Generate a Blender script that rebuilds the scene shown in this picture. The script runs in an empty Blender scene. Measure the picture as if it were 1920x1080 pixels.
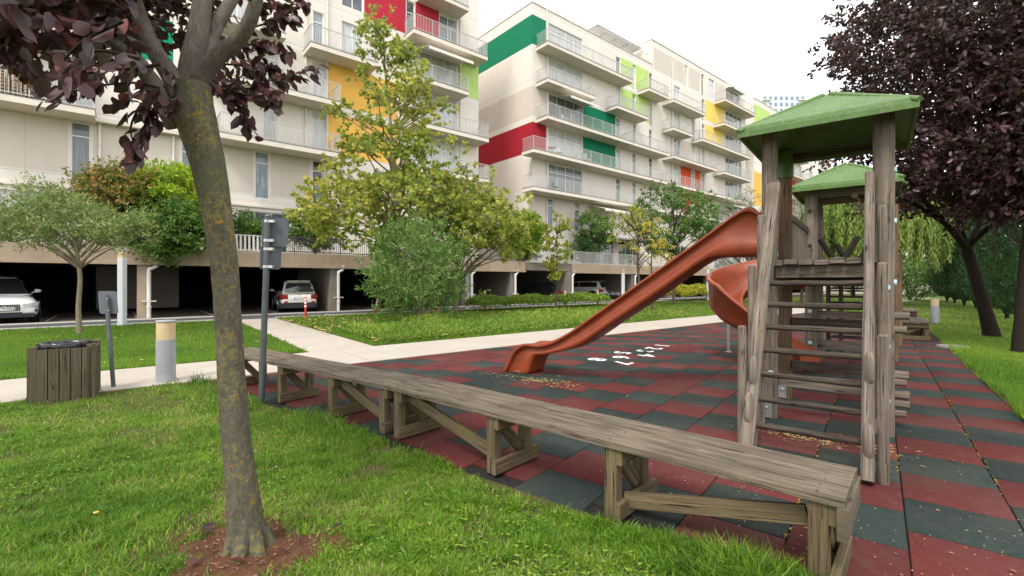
import bpy, math, random
import numpy as np
from mathutils import Vector, Matrix
R = math.radians
random.seed(11)
rng = np.random.default_rng(7)
sc = bpy.context.scene
C = sc.collection
H = 1.5; F = 880.0; HY = 530.0            # eye height, focal length and horizon row of the 1920 px photograph

# ---------------------------------------------------------------- camera, sky, sun, exposure
cam = bpy.data.cameras.new('camera'); co = bpy.data.objects.new('camera', cam); C.objects.link(co)
co.location = (0, 0, H); co.rotation_euler = (R(90), 0, 0)
cam.sensor_width = 36; cam.lens = 36*F/1920; cam.shift_y = -(540-HY)/1920
cam.clip_start = 0.05; cam.clip_end = 3000
sc.camera = co
SUN_EL, SUN_AZ = 52, 205                   # degrees; azimuth clockwise from +Y
w = bpy.data.worlds.new("World"); sc.world = w; w.use_nodes = True
nt = w.node_tree; bg = nt.nodes['Background']
sky = nt.nodes.new('ShaderNodeTexSky'); sky.sky_type = 'NISHITA'; sky.sun_disc = False
sky.sun_elevation = R(SUN_EL); sky.sun_rotation = R(SUN_AZ); sky.air_density = 1.5; sky.dust_density = 4
mx = nt.nodes.new('ShaderNodeMix'); mx.data_type = 'RGBA'; mx.inputs['Factor'].default_value = 0.9
nz = nt.nodes.new('ShaderNodeTexNoise'); nz.inputs['Scale'].default_value = 1.6; nz.inputs['Detail'].default_value = 5
cr = nt.nodes.new('ShaderNodeValToRGB')
cr.color_ramp.elements[0].color = (9.2, 9.4, 9.9, 1); cr.color_ramp.elements[1].color = (11.5, 11.5, 11.6, 1)
cr.color_ramp.elements[0].position = .3; cr.color_ramp.elements[1].position = .7
nt.links.new(nz.outputs['Fac'], cr.inputs['Fac'])
nt.links.new(sky.outputs['Color'], mx.inputs['A']); nt.links.new(cr.outputs['Color'], mx.inputs['B'])
nt.links.new(mx.outputs['Result'], bg.inputs['Color']); bg.inputs['Strength'].default_value = 0.1
sl = bpy.data.lights.new('sun', 'SUN'); sl.energy = 1.5; sl.angle = R(14); sl.color = (1, .96, .9)
so = bpy.data.objects.new('sun', sl); C.objects.link(so)
az = R(SUN_AZ); el = R(SUN_EL)
sd = Vector((math.sin(az)*math.cos(el), math.cos(az)*math.cos(el), math.sin(el)))
so.rotation_euler = sd.to_track_quat('Z', 'Y').to_euler()
sc.view_settings.view_transform = 'Standard'; sc.view_settings.look = 'None'
sc.view_settings.exposure = 0.98; sc.view_settings.gamma = 1.0

# ---------------------------------------------------------------- frames of reference
PA = R(37.9); PU = (math.sin(PA), math.cos(PA)); PR = (math.cos(PA), -math.sin(PA))   # playground: u away, r to the right
BA = R(50.0); BU = (math.sin(BA), math.cos(BA)); BR = (math.cos(BA), -math.sin(BA))   # buildings: u along facade, r towards viewer
def P(a, b, z=0): return Vector((a*PR[0]+b*PU[0], a*PR[1]+b*PU[1], z))
def B(s, D, z=0): return Vector((s*BU[0]-D*BR[0], s*BU[1]-D*BR[1], z))
def G(px, py, z=0):
    Y = (H-z)*F/(py-HY); return Vector(((px-960)/F*Y, Y, z))
def W(px, py, Y): return Vector(((px-960)/F*Y, Y, H+(HY-py)/F*Y))
def S(px, D):
    k = (px-960)/F; Y = D/(-BR[1]-BR[0]*k); return k*Y*BU[0]+Y*BU[1]

# ---------------------------------------------------------------- materials
M = {}
class N:
    def __init__(s, name, rough=.7, spec=.3):
        s.m = bpy.data.materials.new(name); s.m.use_nodes = True; s.t = s.m.node_tree
        s.p = s.t.nodes['Principled BSDF']; s.p.inputs['Roughness'].default_value = rough
        s.p.inputs['Specular IOR Level'].default_value = spec; M[name] = s.m
        s.tc = s.t.nodes.new('ShaderNodeTexCoord')
    def n(s, typ, **k):
        x = s.t.nodes.new('ShaderNode'+typ)
        for a, v in k.items():
            if a in x.inputs: x.inputs[a].default_value = v
            else: setattr(x, a, v)
        return x
    def l(s, a, b): s.t.links.new(a, b)
    def map(s, coord='Object', scale=(1, 1, 1), rot=(0, 0, 0)):
        q = s.n('Mapping'); q.inputs['Scale'].default_value = scale; q.inputs['Rotation'].default_value = rot
        s.l(s.tc.outputs[coord], q.inputs['Vector']); return q.outputs[0]
    def noise(s, vec, scale, detail=4, rough=.6, dist=0):
        q = s.n('TexNoise'); q.inputs['Scale'].default_value = scale; q.inputs['Detail'].default_value = detail
        q.inputs['Roughness'].default_value = rough; q.inputs['Distortion'].default_value = dist
        if vec is not None: s.l(vec, q.inputs['Vector'])
        return q.outputs['Fac']
    def ramp(s, fac, stops):
        q = s.n('ValToRGB'); e = q.color_ramp.elements
        e[0].position, e[0].color = stops[0][0], (*stops[0][1], 1)
        e[1].position, e[1].color = stops[-1][0], (*stops[-1][1], 1)
        for p_, c_ in stops[1:-1]:
            x = e.new(p_); x.color = (*c_, 1)
        s.l(fac, q.inputs['Fac']); return q.outputs['Color']
    def mix(s, a, b, fac, mode='MIX'):
        q = s.n('Mix'); q.data_type = 'RGBA'; q.blend_type = mode
        for v, k in ((a, 'A'), (b, 'B')):
            if isinstance(v, tuple): q.inputs[k].default_value = (*v, 1)
            else: s.l(v, q.inputs[k])
        if isinstance(fac, (int, float)): q.inputs['Factor'].default_value = fac
        else: s.l(fac, q.inputs['Factor'])
        return q.outputs['Result']
    def math(s, op, a, b=0.0, c=None):
        q = s.n('Math'); q.operation = op
        for i, v in enumerate((a, b) if c is None else (a, b, c)):
            if isinstance(v, (int, float)): q.inputs[i].default_value = v
            else: s.l(v, q.inputs[i])
        return q.outputs[0]
    def attr(s, name):
        q = s.n('Attribute'); q.attribute_name = name; return q.outputs['Fac']
    def col(s, c): 
        if isinstance(c, tuple): s.p.inputs['Base Color'].default_value = (*c, 1)
        else: s.l(c, s.p.inputs['Base Color'])
    def bump(s, h, strength=.4, dist=.01):
        q = s.n('Bump'); q.inputs['Strength'].default_value = strength; q.inputs['Distance'].default_value = dist
        s.l(h, q.inputs['Height']); s.l(q.outputs[0], s.p.inputs['Normal'])

def simple(name, c, rough=.6, spec=.3, metal=0, var=.12, scale=6, bump=0, coat=0):
    m = N(name, rough, spec); v = m.map()
    f = m.noise(v, scale, 5)
    m.col(m.ramp(f, [(.3, tuple(x*(1-var) for x in c)), (.7, tuple(min(1, x*(1+var)) for x in c))]))
    m.p.inputs['Metallic'].default_value = metal; m.p.inputs['Coat Weight'].default_value = coat
    if bump: m.bump(m.noise(v, scale*6, 4), bump, .004)
    return m
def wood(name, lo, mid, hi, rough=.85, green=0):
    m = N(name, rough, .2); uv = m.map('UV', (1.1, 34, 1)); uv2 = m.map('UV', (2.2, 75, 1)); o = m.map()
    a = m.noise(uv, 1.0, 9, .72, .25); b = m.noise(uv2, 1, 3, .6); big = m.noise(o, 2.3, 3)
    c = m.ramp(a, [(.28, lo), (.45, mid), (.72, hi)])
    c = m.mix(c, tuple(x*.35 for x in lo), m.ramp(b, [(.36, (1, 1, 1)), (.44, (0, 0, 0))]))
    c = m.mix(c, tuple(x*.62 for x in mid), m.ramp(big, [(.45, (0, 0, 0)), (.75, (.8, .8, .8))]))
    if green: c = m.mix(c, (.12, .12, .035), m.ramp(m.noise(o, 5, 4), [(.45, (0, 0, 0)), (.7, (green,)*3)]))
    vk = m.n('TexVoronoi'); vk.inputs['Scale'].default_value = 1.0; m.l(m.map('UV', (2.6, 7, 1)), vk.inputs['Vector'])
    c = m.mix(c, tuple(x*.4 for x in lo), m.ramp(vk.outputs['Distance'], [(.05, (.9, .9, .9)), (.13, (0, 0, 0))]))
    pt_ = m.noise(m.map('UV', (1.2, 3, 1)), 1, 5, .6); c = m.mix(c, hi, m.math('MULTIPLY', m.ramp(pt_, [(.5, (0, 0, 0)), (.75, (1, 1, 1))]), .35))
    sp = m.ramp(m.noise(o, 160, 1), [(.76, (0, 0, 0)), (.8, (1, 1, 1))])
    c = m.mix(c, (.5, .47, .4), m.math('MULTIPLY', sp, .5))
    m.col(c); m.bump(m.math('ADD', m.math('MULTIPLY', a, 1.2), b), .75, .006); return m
wood('wood_bench', (.035, .026, .018), (.125, .096, .066), (.25, .205, .155))
wood('wood_bench_leg', (.045, .034, .018), (.125, .090, .050), (.21, .16, .10), green=.5)
wood('wood_log', (.045, .036, .028), (.155, .123, .095), (.30, .25, .20))
wood('wood_log_brown', (.05, .032, .02), (.135, .085, .05), (.22, .15, .095))
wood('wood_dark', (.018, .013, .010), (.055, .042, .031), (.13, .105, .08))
wood('wood_bin', (.03, .024, .016), (.085, .068, .043), (.15, .125, .088), green=.3)

def plaster(name, c, band=(0.76, 0.715, 0.66)):
    m = N(name, .9, .15); o = m.map()
    x = m.n('SeparateXYZ'); m.l(m.tc.outputs['Object'], x.inputs[0])
    f = m.math('FRACT', m.math('DIVIDE', m.math('SUBTRACT', x.outputs['Z'], .1), 3.0))
    bandm = m.math('LESS_THAN', f, .075)
    line = m.math('LESS_THAN', m.math('ABSOLUTE', m.math('SUBTRACT', f, .078)), .006)
    uv = m.n('SeparateXYZ'); m.l(m.tc.outputs['UV'], uv.inputs[0])
    g = m.math('FRACT', m.math('DIVIDE', uv.outputs['X'], 3.1)); vl = m.math('LESS_THAN', g, .004)
    n1 = m.noise(m.map('Object', (1, 1, .35)), .8, 6, .65)
    cc = m.ramp(n1, [(.3, tuple(v*.93 for v in c)), (.7, tuple(min(1, v*1.04) for v in c))])
    cc = m.mix(cc, band, bandm)
    st = m.noise(m.map('Object', (9, 9, .5)), 1, 4)
    cc = m.mix(cc, (.36, .31, .25), m.ramp(st, [(.62, (0, 0, 0)), (.85, (.35, .35, .35))]))
    cc = m.mix(cc, tuple(v*.6 for v in c), m.math('MULTIPLY', m.math('MAXIMUM', line, vl), .7))
    m.col(cc); m.bump(m.noise(o, 40, 3), .15, .004); return m
plaster('plaster_cream', (.77, .70, .625))
plaster('plaster_beige', (.64, .56, .49))
for nm, c in (('paint_green', (.012, .19, .095)), ('paint_teal', (.01, .26, .15)), ('paint_red', (.36, .018, .03)), ('paint_crimson', (.45, .03, .05)),
              ('paint_yellow', (.80, .46, .10)), ('paint_pale_yellow', (.85, .60, .14)), ('paint_lime', (.48, .64, .20)), ('paint_orange', (.68, .10, .03))):
    simple(nm, c, .85, .15, var=.07, scale=1.5)
simple('slab', (.70, .63, .55), .9, .1, var=.08, scale=2)
simple('trim_dark', (.09, .085, .08), .6)
simple('rail_grey', (.50, .49, .47), .5, .4, metal=.2)
simple('white_frame', (.78, .78, .77), .35, .5, var=.03)
simple('white_pipe', (.72, .69, .64), .5, .4, var=.1, scale=3)
simple('awning', (.74, .70, .62), .9, .1)
simple('shutter', (.66, .64, .60), .6, .2, var=.05)
def glass(name, c, folds=0):
    m = N(name, .08, .5); 
    if folds:
        n1 = m.noise(m.map('UV', (22, .6, 1)), 1, 3, .6)
        m.col(m.ramp(n1, [(.35, tuple(v*.55 for v in c)), (.6, c)]))
    else:
        n1 = m.noise(m.map('Object', (1, 1, 1)), 1.2, 3)
        m.col(m.ramp(n1, [(.35, tuple(v*.4 for v in c)), (.65, tuple(v*1.5 for v in c))]))
    m.p.inputs['Coat Weight'].default_value = 1; m.p.inputs['Coat Roughness'].default_value = .03
    if folds: m.p.inputs['Roughness'].default_value = .8
glass('glass_dark', (.06, .075, .08)); glass('glass_curtain', (.62, .62, .62), 1); glass('glass_blind', (.33, .38, .42), 1); glass('glass_grey', (.2, .23, .24), 1)
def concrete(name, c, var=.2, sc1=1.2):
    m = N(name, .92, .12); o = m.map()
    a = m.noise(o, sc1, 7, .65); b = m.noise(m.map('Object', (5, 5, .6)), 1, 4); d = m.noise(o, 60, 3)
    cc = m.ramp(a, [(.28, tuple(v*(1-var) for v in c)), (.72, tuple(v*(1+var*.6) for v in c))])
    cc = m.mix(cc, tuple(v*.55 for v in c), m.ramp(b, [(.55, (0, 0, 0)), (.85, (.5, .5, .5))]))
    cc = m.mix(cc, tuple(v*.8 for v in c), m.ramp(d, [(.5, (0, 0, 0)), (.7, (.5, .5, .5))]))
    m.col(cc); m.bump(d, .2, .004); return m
concrete('concrete', (.40, .31, .225)); concrete('concrete_grey', (.24, .21, .18)); concrete('concrete_painted_shade', (.018, .017, .016))  # last one near black: shade of the unlit garage depth put into its colour
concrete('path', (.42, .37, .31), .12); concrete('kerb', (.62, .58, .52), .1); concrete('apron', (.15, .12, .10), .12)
concrete('asphalt', (.09, .09, .095), .12, 3)
def rubber(name, c):
    m = N(name, .93, .15); o = m.map(); t = m.attr('tint')
    fine = m.noise(o, 300, 2, .6); med = m.noise(o, 14, 6, .7); big = m.noise(o, 1.1, 4)
    cc = m.ramp(t, [(0, tuple(v*.78 for v in c)), (1, tuple(v*1.22 for v in c))])
    cc = m.mix(cc, tuple(v*2.1+.02 for v in c), m.ramp(fine, [(.5, (0, 0, 0)), (.72, (.55, .55, .55))]))
    cc = m.mix(cc, (.10, .085, .075), m.ramp(med, [(.45, (0, 0, 0)), (.8, (.32, .32, .32))]))
    cc = m.mix(cc, (.12, .10, .08), m.ramp(big, [(.45, (0, 0, 0)), (.75, (.28, .28, .28))]))
    m.col(cc); m.bump(fine, .5, .003)
rubber('rubber_red', (.088, .017, .015)); rubber('rubber_dark', (.019, .029, .026))
simple('rubber_gap', (.02, .018, .015), .95); simple('white_paint', (.7, .7, .68), .8, var=.1, scale=30)
def soil(name, stops, scale=3):
    m = N(name, .95, .1); o = m.map()
    a = m.noise(o, scale, 8, .7); b = m.noise(o, 60, 4)
    cc = m.ramp(a, stops); cc = m.mix(cc, (.2, .125, .07), m.ramp(b, [(.55, (0, 0, 0)), (.75, (.6, .6, .6))]))
    m.col(cc); m.bump(b, .8, .02)
soil('lawn_soil', [(.3, (.04, .06, .012)), (.5, (.08, .085, .025)), (.68, (.14, .10, .05))])
soil('dirt', [(.3, (.055, .024, .014)), (.6, (.12, .056, .032)), (.8, (.2, .11, .065))], 9)
soil('ground_far', [(.3, (.05, .10, .02)), (.7, (.09, .14, .035))])
def leafmat(name, stops, rough=.55, trans=.3, spec=.35):
    m = N(name, rough, spec); t = m.attr('tint')
    c = m.ramp(t, stops); m.col(c)
    tr = m.n('BsdfTranslucent'); m.l(m.mix(c, (1, 1, .5), .12), tr.inputs['Color'])
    ms = m.n('MixShader'); ms.inputs[0].default_value = trans
    out = m.t.nodes['Material Output']; m.l(m.p.outputs[0], ms.inputs[1]); m.l(tr.outputs[0], ms.inputs[2]); m.l(ms.outputs[0], out.inputs[0])
leafmat('leaf_purple', [(0, (.022, .005, .008)), (.5, (.055, .012, .017)), (.9, (.10, .028, .032)), (1, (.22, .05, .03))], .4, .18, .5)
leafmat('leaf_purple_dark', [(0, (.020, .006, .010)), (.6, (.052, .015, .022)), (1, (.11, .040, .050))], .42, .2, .5)
leafmat('leaf_plane', [(0, (.11, .18, .018)), (.4, (.27, .33, .035)), (.7, (.43, .44, .07)), (.92, (.58, .48, .08)), (1, (.48, .26, .06))], .5, .45)
leafmat('leaf_oleander', [(0, (.035, .10, .015)), (.6, (.11, .22, .035)), (1, (.30, .42, .11))])
leafmat('leaf_oleander_dry', [(0, (.06, .12, .025)), (.6, (.18, .27, .06)), (1, (.38, .38, .15))])
leafmat('leaf_green', [(0, (.03, .085, .010)), (.6, (.085, .19, .022)), (1, (.20, .33, .05))])
leafmat('leaf_bright', [(0, (.07, .15, .01)), (.5, (.26, .42, .015)), (1, (.55, .58, .03))])
leafmat('leaf_orange', [(0, (.06, .12, .015)), (.45, (.14, .22, .03)), (.62, (.42, .19, .05)), (1, (.62, .30, .12))])
leafmat('leaf_yellow', [(0, (.25, .28, .04)), (.5, (.50, .42, .05)), (1, (.55, .28, .04))])
leafmat('leaf_hedge_yellow', [(0, (.15, .25, .02)), (.5, (.42, .42, .03)), (1, (.65, .52, .04))])
leafmat('leaf_olive', [(0, (.12, .15, .08)), (.6, (.24, .27, .17)), (1, (.42, .44, .32))])
leafmat('leaf_willow', [(0, (.13, .22, .04)), (.6, (.25, .36, .08)), (1, (.42, .48, .12))], .5, .4)
leafmat('leaf_conifer', [(0, (.010, .035, .008)), (.6, (.022, .075, .015)), (1, (.05, .14, .025))], .6, .1)
leafmat('grass', [(0, (.035, .10, .006)), (.4, (.105, .24, .010)), (.72, (.23, .39, .022)), (.88, (.34, .38, .07)), (1, (.44, .34, .17))], .5, .42)
leafmat('groundcover', [(0, (.045, .12, .01)), (.5, (.14, .26, .02)), (1, (.36, .44, .05))], .5, .3)
leafmat('litter', [(0, (.12, .05, .04)), (.4, (.35, .20, .10)), (.7, (.50, .38, .12)), (1, (.62, .55, .4))], .8, .1)
def bark(name, c, lichen=0, sc_=1):
    m = N(name, .9, .15); o = m.map('Object', (1, 1, .45)); o1 = m.map()
    a = m.noise(o, 26*sc_, 8, .72, .8); b = m.noise(o1, 3, 4)
    cc = m.ramp(a, [(.32, tuple(v*.3 for v in c)), (.52, c), (.75, tuple(v*1.7 for v in c))])
    cc = m.mix(cc, tuple(v*.65 for v in c), b)
    hgt = a
    if lichen:
        l1 = m.noise(o1, 34, 8, .72, .3); zone = m.noise(o1, 2.0, 3)
        k = m.math('ADD', l1, m.math('MULTIPLY', m.math('SUBTRACT', zone, .5), .45))
        cc = m.mix(cc, (.21, .175, .05), m.ramp(k, [(.53, (0, 0, 0)), (.60, (.75, .75, .75))]))
        k2 = m.math('ADD', m.noise(m.map('Object', (1, 1, 1), (1, 2, 0)), 24, 7, .66), m.math('MULTIPLY', m.math('SUBTRACT', zone, .5), .2))
        cc = m.mix(cc, (.36, .19, .015), m.ramp(k2, [(.615, (0, 0, 0)), (.65, (.9, .9, .9))]))
        k3 = m.noise(m.map('Object', (1, 1, 1), (0, 1, 3)), 2.2, 4)
        cc = m.mix(cc, (.10, .115, .05), m.ramp(k3, [(.52, (0, 0, 0)), (.7, (.6, .6, .6))]))
    m.col(cc); m.bump(hgt, 1.0, .016); return m
bark('bark_lichen', (.135, .122, .088), 1); bark('bark_limb', (.19, .16, .13)); bark('bark', (.11, .085, .06)); bark('bark_pale', (.26, .22, .15)); bark('bark_dark', (.032, .024, .018))
m = N('slide_orange', .42, .4); o = m.map()
c = m.ramp(m.noise(o, 3, 6), [(.3, (.185, .031, .008)), (.7, (.275, .053, .015))])
c = m.mix(c, (.24, .10, .065), m.ramp(m.noise(m.map('Object', (2, 2, 14)), 3, 5), [(.5, (0, 0, 0)), (.8, (.5, .5, .5))])); c = m.mix(c, (.42, .24, .18), m.math('MULTIPLY', m.ramp(m.noise(m.map('Object', (14, 14, 14)), 4, 7, .7), [(.62, (0, 0, 0)), (.78, (1, 1, 1))]), .4)); m.col(c)
m.bump(m.noise(o, 25, 3), .1, .004)
m = N('roof_green', .5, .35); o = m.map()
c = m.ramp(m.noise(o, 3, 7), [(.3, (.06, .125, .024)), (.7, (.095, .175, .042))])
c = m.mix(c, (.20, .25, .12), m.ramp(m.noise(o, 22, 5), [(.5, (0, 0, 0)), (.75, (.55, .55, .55))]))
c = m.mix(c, (.03, .05, .02), m.ramp(m.noise(m.map('Object', (3, 3, 3)), 4, 6), [(.58, (0, 0, 0)), (.75, (.5, .5, .5))])); m.col(c)
simple('metal_grey', (.10, .11, .115), .5, .5, metal=.4, var=.15, scale=10, bump=.1); simple('sign_back', (.12, .132, .15), .5, .4, metal=.3, var=.1, scale=8)
simple('galvanised', (.55, .55, .53), .35, .5, metal=.8, var=.2, scale=20)
simple('lamp_grey', (.31, .32, .335), .5, .4, var=.08, scale=5); simple('lamp_lens', (.56, .43, .24), .35, .5, var=.08, scale=4); simple('lamp_white', (.62, .64, .67), .5, .4, var=.05)
simple('bolt_blue', (.36, .52, .56), .4, .5); simple('black_plastic', (.012, .012, .014), .25, .6); simple('tyre', (.022, .022, .023), .85, .2)
simple('car_white', (.74, .74, .72), .3, .5, var=.02, coat=1); simple('car_cream', (.68, .66, .60), .3, .5, var=.02, coat=1); simple('car_black', (.012, .013, .018), .25, .5, coat=1); simple('car_silver', (.50, .51, .52), .3, .5, metal=.5, coat=1, var=.03)
simple('car_glass', (.015, .018, .02), .06, .6, coat=1); simple('rim', (.42, .42, .43), .3, .5, metal=.9); simple('light_red', (.45, .02, .02), .2, .6, coat=1)
simple('light_clear', (.55, .57, .6), .12, .8, coat=1, var=.3, scale=30); simple('black_trim', (.03, .03, .032), .5, .3); simple('plate_white', (.75, .75, .73), .5, var=.02); simple('plate_blue', (.02, .09, .45), .5); simple('ink', (.02, .02, .025), .6)
simple('post_red', (.62, .05, .03), .5, .4, var=.08); simple('post_white', (.75, .75, .73), .5, .4, var=.05); simple('tower_white', (.72, .72, .74), .8, var=.03); simple('tower_glass', (.16, .24, .34), .3, .5); simple('rope', (.25, .17, .10), .95)
simple('terracotta', (.42, .17, .09), .8); simple('furniture_white', (.68, .66, .62), .6); simple('furniture_dark', (.08, .07, .06), .6); simple('pergola_roof', (.26, .22, .19), .8); simple('firewood', (.32, .22, .13), .9, var=.5, scale=14)
simple('room_dark', (.008, .008, .008), .95); simple('leaf_fallen', (.30, .14, .06), .8)

# ---------------------------------------------------------------- mesh builder and scene-tree helpers
class MB:
    def __init__(s): s.v = []; s.f = []; s.uv = []; s.sm = []; s.mi = []
    def add(s, vs, fs, uvs=None, smooth=False, mi=0):
        o = len(s.v); s.v += [tuple(x) for x in vs]
        for i, f in enumerate(fs):
            s.f.append([o+j for j in f]); s.sm.append(smooth); s.mi.append(mi)
            s.uv.append(uvs[i] if uvs else [(vs[j][0]+vs[j][1], vs[j][2]) for j in f])
    def box(s, c, size, axes=None, mi=0, taper=1.0):
        """c centre, size full extents, axes three vectors"""
        X, Y, Z = [Vector(a) for a in (axes or ((1, 0, 0), (0, 1, 0), (0, 0, 1)))]
        c = Vector(c); h = [q/2 for q in size]; L = [(-1, -1, -1), (1, -1, -1), (1, 1, -1), (-1, 1, -1), (-1, -1, 1), (1, -1, 1), (1, 1, 1), (-1, 1, 1)]
        vs = [c+X*(a*h[0])+Y*(b*h[1])+Z*(d*h[2]) for a, b, d in L]
        fs = [(0, 3, 2, 1), (4, 5, 6, 7), (0, 1, 5, 4), (1, 2, 6, 5), (2, 3, 7, 6), (3, 0, 4, 7)]
        lax = max(range(3), key=lambda i: size[i]); ox, oy = random.random()*9, random.random()*9
        uvs = []
        for f in fs:
            pts = [[L[j][i]*h[i] for i in range(3)] for j in f]
            oth = [i for i in range(3) if i != lax]
            const = [i for i in range(3) if len({round(p[i], 6) for p in pts}) == 1]
            k = const[0] if const else 0
            a, b_ = (lax, [i for i in oth if i != k][0]) if k != lax else (oth[0], oth[1])
            uvs.append([(p[a]+ox, p[b_]+oy) for p in pts])
        s.add(vs, fs, uvs, mi=mi)
    def beam(s, p0, p1, wd, ht, up=(0, 0, 1), mi=0, bevel=0):
        p0 = Vector(p0); p1 = Vector(p1); X = (p1-p0); L = X.length; X.normalize()
        Y = Vector(up).cross(X); Y.normalize(); Z = X.cross(Y)
        if not bevel: s.box((p0+p1)/2, (L, wd, ht), (X, Y, Z), mi); return
        e = bevel; a = wd/2; b = ht/2
        ring = [(-a+e, -b), (a-e, -b), (a, -b+e), (a, b-e), (a-e, b), (-a+e, b), (-a, b-e), (-a, -b+e)]
        s.loft([[p0+Y*q[0]+Z*q[1] for q in ring], [p1+Y*q[0]+Z*q[1] for q in ring]], cap=True, mi=mi, smooth=False)
    def loft(s, rings, cap=True, closed=True, smooth=True, mi=0):
        n = len(rings[0]); vs = [p for r in rings for p in r]; fs = []; uvs = []; u = random.random()*9; v0 = random.random()*9
        for i in range(len(rings)-1):
            du = (Vector(rings[i+1][0])-Vector(rings[i][0])).length; v = v0
            for j in range(n if closed else n-1):
                k = (j+1) % n; dv = (Vector(rings[i][k])-Vector(rings[i][j])).length
                fs.append((i*n+j, i*n+k, (i+1)*n+k, (i+1)*n+j)); uvs.append([(u, v), (u, v+dv), (u+du, v+dv), (u+du, v)]); v += dv
            u += du
        s.add(vs, fs, uvs, smooth, mi)
        if cap:
            for r, rev in ((rings[0], True), (rings[-1], False)):
                idx = list(range(n)); idx = idx[::-1] if rev else idx
                s.add(r, [tuple(idx)], [[(r[j][0]*1.0, (r[j][1]+r[j][2])*.2) for j in idx]], False, mi)
    def tube(s, pts, rad, n=10, mi=0, cap=True, jit=0, smooth=True):
        pts = [Vector(p) for p in pts]
        if isinstance(rad, (int, float)): rad = [rad]*len(pts)
        rings = []; ref = None
        for i, p in enumerate(pts):
            t = (pts[min(i+1, len(pts)-1)]-pts[max(i-1, 0)]).normalized()
            if ref is None: ref = Vector((1, 0, 0)) if abs(t.x) < .8 else Vector((0, 1, 0))
            a = (ref-t*ref.dot(t)).normalized(); b = t.cross(a); ref = a
            rings.append([p+(a*math.cos(2*math.pi*j/n)+b*math.sin(2*math.pi*j/n))*rad[i]*(1+(random.uniform(-jit, jit) if jit else 0)) for j in range(n)])
        s.loft(rings, cap, smooth=smooth, mi=mi)
    def cyl(s, p0, p1, r, n=12, mi=0, r2=None, bev=0):
        p0 = Vector(p0); p1 = Vector(p1); r2 = r if r2 is None else r2
        if bev:
            d = (p1-p0).normalized()*bev
            s.tube([p0, p0+d, p1-d, p1], [r-bev, r, r2, r2-bev], n, mi)
        else: s.tube([p0, p1], [r, r2], n, mi)
    def disc(s, c, nrm, r, n=12, mi=0, h=.01):
        c = Vector(c); nrm = Vector(nrm).normalized(); s.tube([c-nrm*h, c+nrm*h*.6, c+nrm*h], [r, r, r*.75], n, mi)
    def build(s, name, mats, parent=None, bevel=0, sub=0):
        off = OFF.get(parent.name, Vector((0, 0, 0))) if parent else Vector((0, 0, 0))
        me = bpy.data.meshes.new(name); me.from_pydata([(v[0]-off[0], v[1]-off[1], v[2]-off[2]) for v in s.v], [], s.f)
        ul = me.uv_layers.new(name='UVMap'); flat = [c for f in s.uv for p in f for c in p]; ul.data.foreach_set('uv', flat)
        me.polygons.foreach_set('use_smooth', s.sm); me.polygons.foreach_set('material_index', s.mi)
        if isinstance(mats, str): mats = [mats]
        for m_ in mats: me.materials.append(M[m_])
        me.update(); return link(name, me, parent, off, bevel, sub)
OFF = {}
def link(name, me, parent, off, bevel=0, sub=0):
    o = bpy.data.objects.new(name, me); C.objects.link(o)
    if parent: o.parent = parent; OFF[o.name] = off
    if bevel:
        b = o.modifiers.new('bevel', 'BEVEL'); b.width = bevel; b.segments = 2; b.limit_method = 'ANGLE'; b.angle_limit = R(40)
    if sub: q = o.modifiers.new('sub', 'SUBSURF'); q.levels = sub; q.render_levels = sub
    return o
def tag(o, label, cat, group=None, kind=None):
    if label: o['label'] = label
    if cat: o['category'] = cat
    if group: o['group'] = group
    if kind: o['kind'] = kind
    return o
def thing(name, label, cat, loc=(0, 0, 0), group=None, world=True, rotz=0):
    o = bpy.data.objects.new(name, None); C.objects.link(o); o.location = loc; o.rotation_euler = (0, 0, rotz); o.empty_display_size = .2
    OFF[o.name] = Vector(loc) if world else Vector((0, 0, 0)); return tag(o, label, cat, group)
def structure(mb, name, mats): return tag(mb.build(name, mats), None, None, kind='structure')
def dup(root, loc, rotz=None, label=None, group=None):
    def cp(o, par):
        c_ = o.copy(); C.objects.link(c_)
        if par: c_.parent = par
        for ch in list(o.children): cp(ch, c_)
        return c_
    r = cp(root, None); r.location = loc
    if rotz is not None: r.rotation_euler = (0, 0, rotz)
    if label: r['label'] = label
    if group: r['group'] = group
    return r
def raw(name, V, polys_n, k, mat, parent, tint):
    """V (N,k,3) verts; polys_n list of index tuples in template"""
    n = V.shape[0]; off = OFF.get(parent.name, Vector((0, 0, 0))) if parent else Vector((0, 0, 0))
    me = bpy.data.meshes.new(name); vv = (V.reshape(-1, 3)-np.array(off)).astype(np.float32)
    me.vertices.add(n*k); me.vertices.foreach_set('co', vv.ravel())
    sizes = [len(p) for p in polys_n]; lt = sum(sizes); tmpl = np.concatenate([np.array(p) for p in polys_n])
    loops = (np.arange(n)[:, None]*k+tmpl[None]).astype(np.int32).ravel()
    me.loops.add(n*lt); me.loops.foreach_set('vertex_index', loops)
    st = np.concatenate([[0], np.cumsum(sizes)[:-1]]); starts = (np.arange(n)[:, None]*lt+st[None]).astype(np.int32).ravel()
    me.polygons.add(n*len(sizes)); me.polygons.foreach_set('loop_start', starts)
    me.polygons.foreach_set('loop_total', np.tile(np.array(sizes, dtype=np.int32), n))
    me.materials.append(M[mat]); me.update(calc_edges=True)
    a = me.attributes.new('tint', 'FLOAT', 'POINT'); a.data.foreach_set('value', np.repeat(tint, k).astype(np.float32))
    return link(name, me, parent, off)
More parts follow.
